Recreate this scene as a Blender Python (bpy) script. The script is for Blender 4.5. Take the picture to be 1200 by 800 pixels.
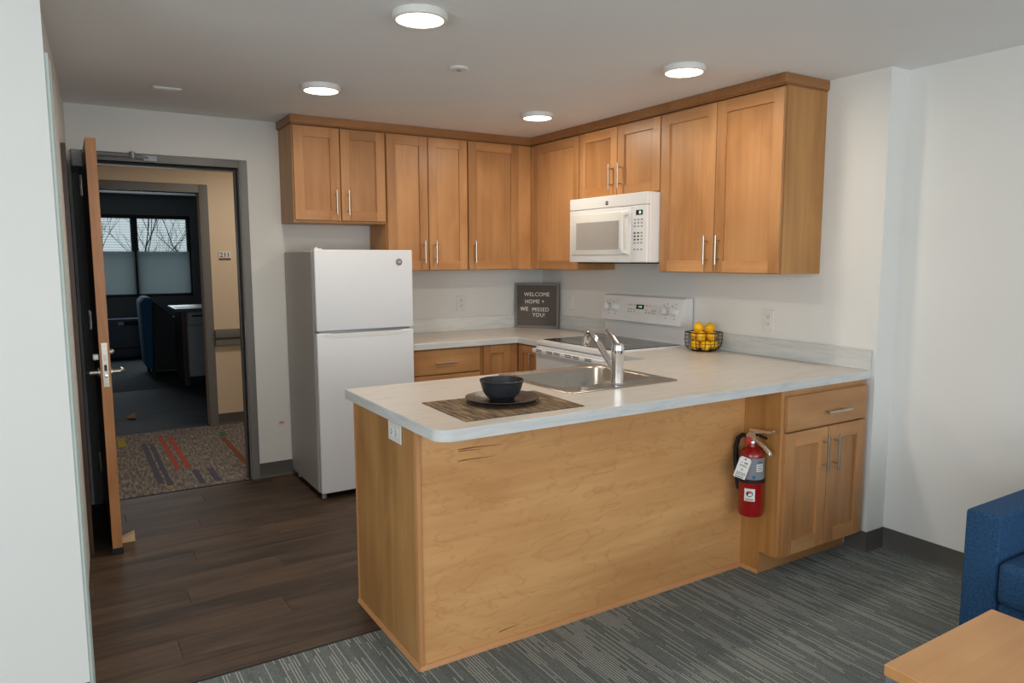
import bpy, bmesh, math, random
from mathutils import Vector, Matrix
random.seed(7)
PI = math.pi
C = bpy.context.scene.collection
for o in list(bpy.data.objects):
    bpy.data.objects.remove(o)
scn = bpy.context.scene

# ------------------------------------------------------------------ camera
cam_d = bpy.data.cameras.new('camera')
cam = bpy.data.objects.new('camera', cam_d); C.objects.link(cam)
cam_d.sensor_fit = 'HORIZONTAL'; cam_d.sensor_width = 36.0
cam_d.lens = 843.88 / 1200 * 36.0
cam_d.clip_start = 0.05; cam_d.clip_end = 200
YAW, PITCH, ROLL = -0.5558, -0.1147, -0.0027
fw = Vector((-math.sin(YAW)*math.cos(PITCH), math.cos(YAW)*math.cos(PITCH), math.sin(PITCH)))
rt = Vector((math.cos(YAW), math.sin(YAW), 0)); up = rt.cross(fw)
R_ = rt*math.cos(ROLL) + up*math.sin(ROLL); U_ = -rt*math.sin(ROLL) + up*math.cos(ROLL)
cam.matrix_world = Matrix(((R_.x, U_.x, -fw.x, -3.3200), (R_.y, U_.y, -fw.y, -4.8779), (R_.z, U_.z, -fw.z, 1.4596), (0, 0, 0, 1)))
scn.camera = cam

# ------------------------------------------------------------------ world, light, exposure
w = bpy.data.worlds.new('overcast_sky'); scn.world = w; w.use_nodes = True
w.node_tree.nodes['Background'].inputs[0].default_value = (0.66, 0.76, 0.80, 1)
w.node_tree.nodes['Background'].inputs[1].default_value = 0.95
vs = scn.view_settings
vs.view_transform = 'Standard'; vs.look = 'None'; vs.exposure = -0.1; vs.gamma = 1.0
vs.use_curve_mapping = False

def area(name, loc, rot, sx, sy, power, col, shape='RECTANGLE', spread=None):
    d = bpy.data.lights.new(name, 'AREA'); d.shape = shape; d.size = sx
    if shape in ('RECTANGLE', 'ELLIPSE'): d.size_y = sy
    d.energy = power; d.color = col
    if spread: d.spread = spread
    o = bpy.data.objects.new(name, d); C.objects.link(o); o.location = loc; o.rotation_euler = rot
    return o
# daylight entering through the wide window in the wall behind the photographer
area('window_daylight', (-2.3, -8.02, 1.45), (PI/2, 0, 0), 4.2, 1.55, 80, (0.92, 0.97, 1.0))
# daylight through the side window of the living area, left of the photographer
area('side_window_daylight', (-5.62, -5.5, 1.45), (PI/2, 0, -PI/2), 2.9, 1.55, 82, (0.92, 0.97, 1.0))
# daylight entering through the far room's window
area('far_window_daylight', (-2.37, 7.26, 1.5), (-PI/2, 0, 0), 1.45, 1.15, 22, (0.80, 0.92, 1.0))

# ------------------------------------------------------------------ materials
def lin(c):
    def f(v):
        v = v/255.0
        return v/12.92 if v <= 0.04045 else ((v+0.055)/1.055)**2.4
    return (f(c[0]), f(c[1]), f(c[2]), 1)
M = {}
def nmat(name):
    m = bpy.data.materials.new(name); m.use_nodes = True
    nt = m.node_tree; b = nt.nodes['Principled BSDF']; M[name] = m
    return m, nt, b
def N(nt, t, **k):
    n = nt.nodes.new(t)
    for a, v in k.items(): setattr(n, a, v)
    return n
def ramp(nt, stops):
    r = N(nt, 'ShaderNodeValToRGB'); e = r.color_ramp.elements
    while len(e) < len(stops): e.new(0.5)
    for i, (p, c) in enumerate(stops): e[i].position = p; e[i].color = c
    return r
def bump(nt, b, src, strength, dist=0.01):
    bp = N(nt, 'ShaderNodeBump'); bp.inputs['Strength'].default_value = strength; bp.inputs['Distance'].default_value = dist
    nt.links.new(src, bp.inputs['Height']); nt.links.new(bp.outputs[0], b.inputs['Normal'])
def simple(name, col, rough=0.5, metal=0.0, noise=0.0, nscale=40, bmp=0.0, coat=0.0):
    m, nt, b = nmat(name)
    b.inputs['Roughness'].default_value = rough; b.inputs['Metallic'].default_value = metal
    if coat: b.inputs['Coat Weight'].default_value = coat
    c = lin(col)
    tc = N(nt, 'ShaderNodeTexCoord'); n = N(nt, 'ShaderNodeTexNoise'); n.inputs['Scale'].default_value = nscale; n.inputs['Detail'].default_value = 3
    nt.links.new(tc.outputs['Object'], n.inputs['Vector'])
    k = noise if noise else 0.03
    r = ramp(nt, [(0.3, tuple(min(1, x*(1-k)) for x in c[:3])+(1,)), (0.7, tuple(min(1, x*(1+k)) for x in c[:3])+(1,))])
    nt.links.new(n.outputs['Fac'], r.inputs[0]); nt.links.new(r.outputs[0], b.inputs['Base Color'])
    if bmp: bump(nt, b, n.outputs['Fac'], bmp, 0.004)
    return m
def emit(name, col, s):
    m, nt, b = nmat(name)
    b.inputs['Base Color'].default_value = lin(col); b.inputs['Emission Color'].default_value = lin(col); b.inputs['Emission Strength'].default_value = s
def wood(name, dark, light, axis, rough=0.38, gs=1.0, var=0.10, figure=0.35, lines=0.0):
    m, nt, b = nmat(name); L = nt.links.new
    tc = N(nt, 'ShaderNodeTexCoord'); oi = N(nt, 'ShaderNodeObjectInfo')
    cx = N(nt, 'ShaderNodeCombineXYZ')
    mul = N(nt, 'ShaderNodeMath', operation='MULTIPLY'); mul.inputs[1].default_value = 37.0
    L(oi.outputs['Random'], mul.inputs[0])
    for i in range(3): L(mul.outputs[0], cx.inputs[i])
    add = N(nt, 'ShaderNodeVectorMath', operation='ADD'); L(tc.outputs['Object'], add.inputs[0]); L(cx.outputs[0], add.inputs[1])
    mp = N(nt, 'ShaderNodeMapping'); L(add.outputs[0], mp.inputs['Vector'])
    s = [38*gs]*3; s['xyz'.index(axis)] = 1.3*gs; mp.inputs['Scale'].default_value = s
    n1 = N(nt, 'ShaderNodeTexNoise'); n1.inputs['Scale'].default_value = 1.0; n1.inputs['Detail'].default_value = 5; n1.inputs['Roughness'].default_value = 0.6
    L(mp.outputs[0], n1.inputs['Vector'])
    mp2 = N(nt, 'ShaderNodeMapping'); L(add.outputs[0], mp2.inputs['Vector'])
    s2 = [5*gs]*3; s2['xyz'.index(axis)] = 1.6*gs; mp2.inputs['Scale'].default_value = s2
    n2 = N(nt, 'ShaderNodeTexNoise'); n2.inputs['Scale'].default_value = 1.0; n2.inputs['Detail'].default_value = 3; n2.inputs['Distortion'].default_value = 0.6
    L(mp2.outputs[0], n2.inputs['Vector'])
    mx = N(nt, 'ShaderNodeMix'); mx.inputs[0].default_value = figure + 0.2
    L(n1.outputs['Fac'], mx.inputs[2]); L(n2.outputs['Fac'], mx.inputs[3])
    if lines:   # cathedral figure: thin darker contour lines of a stretched noise
        mp3 = N(nt, 'ShaderNodeMapping'); L(add.outputs[0], mp3.inputs['Vector'])
        s3 = [5.5]*3; s3['xyz'.index(axis)] = 2.0; mp3.inputs['Scale'].default_value = s3
        n3 = N(nt, 'ShaderNodeTexNoise'); n3.inputs['Scale'].default_value = 1.0; n3.inputs['Detail'].default_value = 4; n3.inputs['Roughness'].default_value = 0.55; n3.inputs['Distortion'].default_value = 0.4
        L(mp3.outputs[0], n3.inputs['Vector'])
        m1 = N(nt, 'ShaderNodeMath', operation='MULTIPLY'); m1.inputs[1].default_value = 9.0; L(n3.outputs['Fac'], m1.inputs[0])
        m2 = N(nt, 'ShaderNodeMath', operation='FRACT'); L(m1.outputs[0], m2.inputs[0])
        m3 = N(nt, 'ShaderNodeMath', operation='SUBTRACT'); m3.inputs[1].default_value = 0.5; L(m2.outputs[0], m3.inputs[0])
        m4 = N(nt, 'ShaderNodeMath', operation='ABSOLUTE'); L(m3.outputs[0], m4.inputs[0])
        m5 = N(nt, 'ShaderNodeMapRange'); m5.inputs['From Min'].default_value = 0.0; m5.inputs['From Max'].default_value = 0.10; m5.inputs['To Min'].default_value = lines; m5.inputs['To Max'].default_value = 0.0
        L(m4.outputs[0], m5.inputs['Value'])
        m6 = N(nt, 'ShaderNodeMath', operation='MULTIPLY'); L(m5.outputs[0], m6.inputs[0]); L(n2.outputs['Fac'], m6.inputs[1])
        m7 = N(nt, 'ShaderNodeMath', operation='SUBTRACT'); L(mx.outputs[0], m7.inputs[0]); L(m6.outputs[0], m7.inputs[1])
        mx = m7
    r = ramp(nt, [(0.32, lin(dark)), (0.68, lin(light))]); L(mx.outputs[0], r.inputs[0])
    hs = N(nt, 'ShaderNodeHueSaturation')
    mr = N(nt, 'ShaderNodeMapRange'); mr.inputs['To Min'].default_value = 1-var; mr.inputs['To Max'].default_value = 1+var
    L(oi.outputs['Random'], mr.inputs['Value']); L(mr.outputs[0], hs.inputs['Value']); L(r.outputs[0], hs.inputs['Color'])
    L(hs.outputs[0], b.inputs['Base Color']); b.inputs['Roughness'].default_value = rough
    bump(nt, b, n1.outputs['Fac'], 0.04, 0.002)
    return m
def wall_paint(name, col, rough=0.75):
    m, nt, b = nmat(name); L = nt.links.new
    tc = N(nt, 'ShaderNodeTexCoord')
    n = N(nt, 'ShaderNodeTexNoise'); n.inputs['Scale'].default_value = 1.2; n.inputs['Detail'].default_value = 2
    n2 = N(nt, 'ShaderNodeTexNoise'); n2.inputs['Scale'].default_value = 220; n2.inputs['Detail'].default_value = 2
    L(tc.outputs['Object'], n.inputs['Vector']); L(tc.outputs['Object'], n2.inputs['Vector'])
    c = lin(col)
    r = ramp(nt, [(0.3, tuple(x*0.97 for x in c[:3])+(1,)), (0.7, tuple(min(1, x*1.02) for x in c[:3])+(1,))])
    L(n.outputs['Fac'], r.inputs[0]); L(r.outputs[0], b.inputs['Base Color']); b.inputs['Roughness'].default_value = rough
    bump(nt, b, n2.outputs['Fac'], 0.05, 0.002)

wall_paint('wall_paint', (226, 225, 221)); wall_paint('ceiling_paint', (236, 237, 238), 0.9)
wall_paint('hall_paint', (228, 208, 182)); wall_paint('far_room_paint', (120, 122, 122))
MD, ML = (158, 107, 62), (199, 147, 97)
for a in 'xyz': wood('maple_'+a, MD, ML, a, gs=0.8, figure=0.5, var=0.13)
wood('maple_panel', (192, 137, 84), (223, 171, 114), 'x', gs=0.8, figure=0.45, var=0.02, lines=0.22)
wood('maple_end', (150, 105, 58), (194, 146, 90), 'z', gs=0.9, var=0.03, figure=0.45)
wood('maple_side', (158, 108, 56), (196, 142, 82), 'z', var=0.04)
for a in 'xyz': wood('maple_trim_'+a, (182, 126, 78), (204, 150, 100), a, var=0.03)
for a in 'xy': wood('maple_crown_'+a, (136, 90, 50), (168, 118, 72), a, var=0.02)
wood('oak_edge', (160, 104, 58), (196, 138, 84), 'z', gs=1.6, var=0.02)
wood('oak_face', (66, 42, 30), (92, 62, 46), 'z', gs=1.0, var=0.02)
wood('pine_wedge', (205, 170, 125), (228, 196, 152), 'x', var=0.02)
wood('table_wood', (178, 126, 74), (214, 160, 104), 'x', gs=0.6, figure=0.5, var=0.02, rough=0.3)
wood('vinyl_plank', (40, 30, 23), (100, 78, 60), 'x', gs=1.3, var=0.12, rough=0.55, figure=0.3)
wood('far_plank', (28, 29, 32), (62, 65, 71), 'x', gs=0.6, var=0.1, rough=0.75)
wood('far_brown', (70, 44, 30), (92, 60, 42), 'z', var=0.02)
simple('grain_streak', (132, 80, 40), 0.6)
simple('white_enamel', (226, 226, 226), 0.28, noise=0.01)
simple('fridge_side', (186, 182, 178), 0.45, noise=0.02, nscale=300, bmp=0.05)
simple('fridge_white', (222, 225, 230), 0.4, noise=0.015, nscale=300, bmp=0.05)
simple('white_plastic', (224, 223, 219), 0.35)
simple('grey_plastic', (150, 150, 150), 0.5)
simple('dark_gap', (28, 26, 25), 0.7)
simple('black_plastic', (16, 16, 17), 0.4)
simple('black_rubber', (12, 12, 12), 0.6)
simple('glass_top', (34, 35, 37), 0.06, noise=0.02)
simple('micro_glass', (168, 164, 160), 0.15, noise=0.06, nscale=160)
simple('steel_brushed', (178, 172, 164), 0.28, 1.0, noise=0.05, nscale=90)
simple('nickel', (196, 188, 176), 0.3, 1.0)
simple('chrome', (225, 225, 228), 0.07, 1.0)
simple('grey_frame', (118, 116, 113), 0.45)
simple('closer_grey', (140, 143, 148), 0.4, 0.4)
simple('closer_silver', (190, 194, 200), 0.45)
simple('baseboard_grey', (86, 83, 79), 0.55)
simple('light_casing', (186, 196, 190), 0.5)
simple('matte_black', (38, 40, 45), 0.42, noise=0.08)
simple('plate_black', (44, 40, 40), 0.35, noise=0.06)
simple('board_frame', (116, 112, 108), 0.6, noise=0.08)
simple('letter_white', (235, 230, 222), 0.5)
simple('lemon_peel', (246, 186, 12), 0.4, noise=0.10, nscale=120, bmp=0.25)
simple('wire_black', (20, 19, 20), 0.45, 0.3)
simple('red_enamel', (146, 12, 17), 0.25, coat=0.4)
simple('label_grey', (128, 132, 138), 0.4)
simple('label_white', (232, 230, 226), 0.5)
simple('label_pink', (226, 206, 200), 0.6)
simple('label_red', (186, 40, 36), 0.5)
simple('label_blue', (40, 98, 140), 0.5)
simple('ink', (30, 30, 32), 0.6)
simple('sofa_fabric', (26, 68, 106), 0.9, noise=0.38, nscale=130, bmp=1.0)
simple('far_chair_fabric', (48, 104, 146), 0.9, noise=0.15, nscale=100)
simple('far_dark', (34, 37, 41), 0.6)
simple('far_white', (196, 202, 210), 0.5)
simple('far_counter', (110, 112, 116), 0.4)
simple('ptac_grey', (80, 92, 108), 0.5)
simple('bark', (58, 52, 48), 0.9, noise=0.2)
simple('table_leg_metal', (150, 158, 166), 0.35, 0.7)
simple('sky_ground', (120, 122, 116), 0.9)
emit('diffuser_glow', (255, 242, 222), 6.0)
emit('display_green', (150, 220, 200), 1.2)
# woven placemat
m, nt, b = nmat('placemat_weave'); L = nt.links.new
tc = N(nt, 'ShaderNodeTexCoord'); mp = N(nt, 'ShaderNodeMapping'); mp.inputs['Scale'].default_value = (95, 9, 1); L(tc.outputs['Object'], mp.inputs['Vector'])
wv = N(nt, 'ShaderNodeTexNoise'); wv.inputs['Scale'].default_value = 1.0; wv.inputs['Detail'].default_value = 3; L(mp.outputs[0], wv.inputs['Vector'])
n = N(nt, 'ShaderNodeTexNoise'); n.inputs['Scale'].default_value = 190; L(tc.outputs['Object'], n.inputs['Vector'])
mx = N(nt, 'ShaderNodeMix'); mx.inputs[0].default_value = 0.25; L(wv.outputs['Fac'], mx.inputs[2]); L(n.outputs['Fac'], mx.inputs[3])
r = ramp(nt, [(0.36, lin((46, 35, 26))), (0.5, lin((100, 79, 56))), (0.64, lin((150, 124, 88)))]); L(mx.outputs[0], r.inputs[0]); L(r.outputs[0], b.inputs['Base Color']); b.inputs['Roughness'].default_value = 0.85
bump(nt, b, mx.outputs[0], 0.6, 0.004)
# laminate countertop: warm white with faint streaks along its length
def laminate(name, c0, c1, c2, scale):
    m, nt, b = nmat(name); L = nt.links.new
    tc = N(nt, 'ShaderNodeTexCoord'); mp = N(nt, 'ShaderNodeMapping'); mp.inputs['Scale'].default_value = scale; L(tc.outputs['Object'], mp.inputs['Vector'])
    n = N(nt, 'ShaderNodeTexNoise'); n.inputs['Scale'].default_value = 1; n.inputs['Detail'].default_value = 6; n.inputs['Roughness'].default_value = 0.65; n.inputs['Distortion'].default_value = 0.5
    L(mp.outputs[0], n.inputs['Vector'])
    r = ramp(nt, [(0.3, lin(c0)), (0.5, lin(c1)), (0.72, lin(c2))]); L(n.outputs['Fac'], r.inputs[0])
    L(r.outputs[0], b.inputs['Base Color']); b.inputs['Roughness'].default_value = 0.30
laminate('laminate', (190, 183, 175), (200, 194, 186), (208, 203, 197), (7.0, 36.0, 36.0))
laminate('laminate_edge', (190, 193, 191), (204, 206, 204), (216, 217, 214), (5.0, 5.0, 40.0))
# living-room carpet: charcoal loop pile with broken pale lines running along y
m, nt, b = nmat('carpet_lines'); L = nt.links.new
tc = N(nt, 'ShaderNodeTexCoord'); sp = N(nt, 'ShaderNodeSeparateXYZ'); L(tc.outputs['Object'], sp.inputs[0])
def mth(op, a, bb=None, cc=None):
    n = N(nt, 'ShaderNodeMath', operation=op)
    for i, v in enumerate((a, bb, cc)):
        if v is None: continue
        if isinstance(v, (int, float)): n.inputs[i].default_value = v
        else: nt.links.new(v, n.inputs[i])
    return n.outputs[0]
def wn(vx, vy):
    cmb = N(nt, 'ShaderNodeCombineXYZ'); nt.links.new(vx, cmb.inputs[0]); nt.links.new(vy, cmb.inputs[1])
    k = N(nt, 'ShaderNodeTexWhiteNoise', noise_dimensions='2D'); nt.links.new(cmb.outputs[0], k.inputs[0]); return k.outputs[0]
col_i = mth('FLOOR', mth('MULTIPLY', sp.outputs[0], 92.0))
fr = mth('FRACT', mth('MULTIPLY', sp.outputs[0], 92.0))
zero = mth('MULTIPLY', col_i, 0.0)
off = wn(col_i, zero)
yy = mth('ADD', mth('MULTIPLY', sp.outputs[1], 5.2), mth('MULTIPLY', off, 17.0))
seg = mth('FLOOR', yy)
rnd = wn(col_i, seg)
big = N(nt, 'ShaderNodeTexNoise'); big.inputs['Scale'].default_value = 2.2; big.inputs['Detail'].default_value = 1; L(tc.outputs['Object'], big.inputs['Vector'])
thr = mth('MULTIPLY_ADD', big.outputs['Fac'], -1.0, 1.12)
on = mth('GREATER_THAN', rnd, thr)
thin = mth('LESS_THAN', mth('ABSOLUTE', mth('SUBTRACT', fr, 0.5)), 0.16)
line = mth('MULTIPLY', on, thin)
rn2 = wn(seg, col_i)
dk = mth('GREATER_THAN', rn2, 0.72)
pile = N(nt, 'ShaderNodeTexNoise'); pile.inputs['Scale'].default_value = 230; pile.inputs['Detail'].default_value = 2; L(tc.outputs['Object'], pile.inputs['Vector'])
base = ramp(nt, [(0.3, lin((84, 90, 89))), (0.7, lin((128, 134, 131)))]); L(pile.outputs['Fac'], base.inputs[0])
d1 = N(nt, 'ShaderNodeMix', data_type='RGBA'); L(mth('MULTIPLY', dk, 0.35), d1.inputs[0]); L(base.outputs[0], d1.inputs[6]); d1.inputs[7].default_value = lin((76, 79, 79))
d2 = N(nt, 'ShaderNodeMix', data_type='RGBA'); L(mth('MULTIPLY', line, 0.78), d2.inputs[0]); L(d1.outputs[2], d2.inputs[6]); d2.inputs[7].default_value = lin((186, 187, 177))
L(d2.outputs[2], b.inputs['Base Color']); b.inputs['Roughness'].default_value = 0.95
bump(nt, b, pile.outputs['Fac'], 0.7, 0.004)
# corridor carpet: mottled taupe
m, nt, b = nmat('carpet_mottled'); L = nt.links.new
tc = N(nt, 'ShaderNodeTexCoord'); mp = N(nt, 'ShaderNodeMapping'); mp.inputs['Scale'].default_value = (70, 11, 40); L(tc.outputs['Object'], mp.inputs['Vector'])
n = N(nt, 'ShaderNodeTexNoise'); n.inputs['Scale'].default_value = 1; n.inputs['Detail'].default_value = 4; n.inputs['Roughness'].default_value = 0.7; L(mp.outputs[0], n.inputs['Vector'])
r = ramp(nt, [(0.35, lin((78, 71, 66))), (0.5, lin((122, 113, 106))), (0.65, lin((162, 153, 146)))]); L(n.outputs['Fac'], r.inputs[0]); L(r.outputs[0], b.inputs['Base Color']); b.inputs['Roughness'].default_value = 0.95
for nm, c in (('red', (168, 78, 60)), ('navy', (82, 80, 98)), ('ochre', (164, 148, 52)), ('green', (76, 108, 86)), ('rust', (128, 74, 50))):
    simple('stripe_'+nm, c, 0.95, noise=0.15, nscale=60)
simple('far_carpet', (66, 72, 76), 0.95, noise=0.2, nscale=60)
# felt of the letter board
m, nt, b = nmat('grooved_felt'); L = nt.links.new
tc = N(nt, 'ShaderNodeTexCoord'); wv = N(nt, 'ShaderNodeTexWave', wave_type='BANDS', bands_direction='Z'); wv.inputs['Scale'].default_value = 30; L(tc.outputs['Object'], wv.inputs['Vector'])
r = ramp(nt, [(0.1, lin((72, 66, 61))), (0.6, lin((100, 92, 86)))]); L(wv.outputs['Fac'], r.inputs[0]); L(r.outputs[0], b.inputs['Base Color']); b.inputs['Roughness'].default_value = 0.9
# clear glass
m, nt, b = nmat('window_glass'); b.inputs['Base Color'].default_value = (0.9, 0.95, 0.95, 1); b.inputs['Roughness'].default_value = 0.02; b.inputs['Transmission Weight'].default_value = 1.0; b.inputs['IOR'].default_value = 1.02
m, nt, b = nmat('blind_slat'); L = nt.links.new
b.inputs['Base Color'].default_value = lin((214, 220, 222)); b.inputs['Roughness'].default_value = 0.7
tr_ = N(nt, 'ShaderNodeBsdfTranslucent'); tr_.inputs[0].default_value = lin((225, 232, 234)); ms = N(nt, 'ShaderNodeMixShader'); ms.inputs[0].default_value = 0.7
L(b.outputs[0], ms.inputs[1]); L(tr_.outputs[0], ms.inputs[2]); L(ms.outputs[0], nt.nodes['Material Output'].inputs[0])

# ------------------------------------------------------------------ mesh helpers
def origin_of(p):
    v = Vector((0, 0, 0))
    while p is not None:
        v += p.location; p = p.parent
    return v
class B:
    """collects shapes in world coordinates (or through a map) into one bmesh"""
    def __init__(s, fmap=None): s.bm = bmesh.new(); s.f = fmap
    def v(s, p):
        return s.bm.verts.new(s.f(*p) if s.f else p)
    def box(s, x0, y0, z0, x1, y1, z1):
        q = [s.v((x, y, z)) for x in (x0, x1) for y in (y0, y1) for z in (z0, z1)]
        for a in ((0,1,3,2), (4,6,7,5), (0,4,5,1), (2,3,7,6), (0,2,6,4), (1,5,7,3)):
            s.bm.faces.new([q[i] for i in a])
        return s
    def prism(s, poly, z0, z1, axis='z'):
        def P(a, b_, c):
            return {'z': (a, b_, c), 'y': (a, c, b_), 'x': (c, a, b_)}[axis]
        lo = [s.v(P(a, b_, z0)) for a, b_ in poly]; hi = [s.v(P(a, b_, z1)) for a, b_ in poly]
        n = len(poly); s.bm.faces.new(lo); s.bm.faces.new(hi)
        for i in range(n): s.bm.faces.new((lo[i], lo[(i+1) % n], hi[(i+1) % n], hi[i]))
        return s
    def loft(s, loops, cap0=True, cap1=True, closed=True):
        rs = [[s.v(p) for p in l] for l in loops]; n = len(rs[0])
        for a, b_ in zip(rs, rs[1:]):
            for i in range(n if closed else n-1): s.bm.faces.new((a[i], a[(i+1) % n], b_[(i+1) % n], b_[i]))
        if cap0: s.bm.faces.new(rs[0])
        if cap1: s.bm.faces.new(rs[-1])
        return s
    def lathe(s, prof, c=(0, 0, 0), n=28, axis=None):
        """prof: (radius, height); axis: unit vector, default z"""
        ax = Vector(axis) if axis else Vector((0, 0, 1)); ax.normalize()
        t = Vector((1, 0, 0)) if abs(ax.x) < 0.8 else Vector((0, 1, 0))
        e1 = ax.cross(t).normalized(); e2 = ax.cross(e1); cc = Vector(c)
        loops = []
        for r, h in prof:
            r = max(r, 0.0004)
            loops.append([tuple(cc + ax*h + (e1*math.cos(2*PI*i/n) + e2*math.sin(2*PI*i/n))*r) for i in range(n)])
        return s.loft(loops)
    def tube(s, pts, r, n=8, closed=False):
        P = [Vector(p) for p in pts]; loops = []; k = len(P)
        rr = r if isinstance(r, (list, tuple)) else [r]*k
        prev = None
        for i in range(k):
            if closed: t = P[(i+1) % k] - P[i-1]
            else: t = P[min(i+1, k-1)] - P[max(i-1, 0)]
            t.normalize()
            if prev is None:
                a = Vector((0, 0, 1)) if abs(t.z) < 0.9 else Vector((1, 0, 0)); e = t.cross(a).normalized()
            else:
                e = (prev - t*prev.dot(t)).normalized()
            prev = e; g = t.cross(e)
            loops.append([tuple(P[i] + (e*math.cos(2*PI*j/n) + g*math.sin(2*PI*j/n))*rr[i]) for j in range(n)])
        if closed: loops.append(loops[0])
        return s.loft(loops, not closed, not closed)
    def out(s, name, mat, parent=None, bevel=0.0, seg=1, angle=35, props=None):
        bm = s.bm
        bmesh.ops.remove_doubles(bm, verts=bm.verts, dist=1e-5)
        bmesh.ops.recalc_face_normals(bm, faces=bm.faces)
        if bevel:
            es = [e for e in bm.edges if len(e.link_faces) == 2 and e.calc_face_angle(0) > 0.6]
            bmesh.ops.bevel(bm, geom=es, offset=bevel, segments=seg, affect='EDGES', profile=0.6, clamp_overlap=True)
        o0 = origin_of(parent)
        for v in bm.verts: v.co -= o0
        me = bpy.data.meshes.new(name); bm.to_mesh(me); bm.free()
        me.shade_smooth() if hasattr(me, 'shade_smooth') else None
        me.set_sharp_from_angle(angle=math.radians(angle))
        me.materials.append(M[mat])
        o = bpy.data.objects.new(name, me); C.objects.link(o); o.parent = parent
        return o
def tag(o, label=None, cat=None, group=None, kind=None):
    if label: o['label'] = label
    if cat: o['category'] = cat
    if group: o['group'] = group
    if kind: o['kind'] = kind
    return o
def thing(name, label, cat, loc=(0, 0, 0), group=None):
    o = bpy.data.objects.new(name, None); C.objects.link(o); o.location = loc; o.empty_display_size = 0.05
    return tag(o, label, cat, group)
def struct(o, label=None): return tag(o, label, None, None, 'structure')
def recenter(o, loc):
    """move a top-level mesh's origin to loc without moving the mesh"""
    l = Vector(loc)
    for v in o.data.vertices: v.co -= l
    o.location = l
    return o
def text(name, body, size, mat, fmap, parent, extr=0.001, spacing=1.0, align='CENTER'):
    cu = bpy.data.curves.new('t', 'FONT'); cu.body = body; cu.size = size; cu.extrude = extr; cu.align_x = align; cu.align_y = 'CENTER'; cu.space_character = spacing
    cu.resolution_u = 3
    to = bpy.data.objects.new('t', cu); C.objects.link(to)
    me = bpy.data.meshes.new_from_object(to); bpy.data.objects.remove(to); bpy.data.curves.remove(cu)
    o0 = origin_of(parent)
    for v in me.vertices: v.co = Vector(fmap(v.co.x, v.co.y, v.co.z)) - o0
    me.name = name; me.materials.clear(); me.materials.append(M[mat])
    o = bpy.data.objects.new(name, me); C.objects.link(o); o.parent = parent
    return o
def copy_tree(o, parent=None):
    c = o.copy(); C.objects.link(c); c.parent = parent
    for ch in list(o.children): copy_tree(ch, c)
    return c
def rrect(x0, y0, x1, y1, r, z, n=5):
    pts = []
    for cx, cy, a0 in ((x1-r, y1-r, 0), (x0+r, y1-r, PI/2), (x0+r, y0+r, PI), (x1-r, y0+r, 3*PI/2)):
        for i in range(n+1):
            a = a0 + PI/2*i/n; pts.append((cx+r*math.cos(a), cy+r*math.sin(a), z))
    return pts
# face frames: u along the cabinet, v out of the face, w up
def south(y0): return lambda u, v, w_: (u, y0 - v, w_)
def west(x0): return lambda u, v, w_: (x0 - v, u, w_)
def north(y0): return lambda u, v, w_: (u, y0 + v, w_)

# key dimensions (metres), origin in the kitchen corner, x left is negative, y towards the camera is negative
ZC = 2.3384
ZUB, ZUT = 1.378, 2.283
CH = 0.914

# ------------------------------------------------------------------ room shell
fl = struct(B().box(-5.6, -2.2985, -0.08, 0.143, 0.1, -0.004).out('floor', 'dark_gap'), 'dark brown wood-look plank floor of the kitchen')
PW, PL = 0.1524, 1.22
plank_mesh = {}
row = 0; y = -0.0
rowtop = 0.02
while rowtop - 0.001 > -2.298:
    y1 = rowtop; y0 = max(rowtop - PW, -2.2985)
    x = -3.45 - (row*0.437 % PL)
    while x < -0.58:
        xa, xb = max(x, -3.45), min(x+PL, -0.55)
        if xb - xa > 0.03:
            key = (round(xb-xa, 3), round(y1-y0, 3))
            if key not in plank_mesh:
                p = B().box(-(xb-xa)/2+0.0006, -(y1-y0)/2+0.0006, -0.004, (xb-xa)/2-0.0006, (y1-y0)/2-0.0006, 0).out('plank', 'vinyl_plank', None, bevel=0.0008)
                plank_mesh[key] = p.data
            else:
                p = bpy.data.objects.new('plank', plank_mesh[key]); C.objects.link(p)
            p.parent = fl; p.location = ((xa+xb)/2, (y0+y1)/2, 0)
        x += PL
    rowtop -= PW; row += 1
struct(B().box(-5.6, -8.0, -0.08, 0.143, -2.301, 0.001).out('floor', 'carpet_lines'), 'charcoal carpet with broken pale lines in the living area')
struct(B().box(-3.33, -2.306, -0.002, -2.325, -2.296, 0.002).out('trim_7', 'dark_gap'), 'thin dark strip where plank floor meets carpet')
struct(B().box(-5.8, -8.15, ZC, 0.4, 0.12, ZC+0.12).out('ceiling', 'ceiling_paint'), 'flat painted kitchen ceiling')
# back wall with the entry opening
DX0, DX1, DZ = -3.192, -2.331, 2.032
wb = B(); wb.box(-3.45, 0, 0, DX0, 0.12, ZC); wb.box(DX1, 0, 0, 0.3, 0.12, ZC); wb.box(DX0, 0, DZ, DX1, 0.12, ZC)
struct(wb.out('wall_back', 'wall_paint'), 'off-white wall behind the refrigerator with the entry doorway')
struct(B().prism([(0, 0.0), (0, -2.873), (0.143, -2.873), (0.143, -8.0), (0.4, -8.0), (0.4, 0.0)], 0, ZC).out('wall_right', 'wall_paint'), 'off-white wall with a shallow step beside the peninsula')
struct(B().box(-5.8, -2.29, 0, -3.327, -2.17, ZC).out('wall_left', 'wall_paint'), 'pale near wall at the left edge of the picture')
struct(B().prism([(-3.345, -2.17), (-3.2575, 0.0), (-3.5, 0.0), (-3.5, -2.17)], 0, ZC).out('wall_left', 'wall_paint'), 'shaded wall beside the open entry door')
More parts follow.
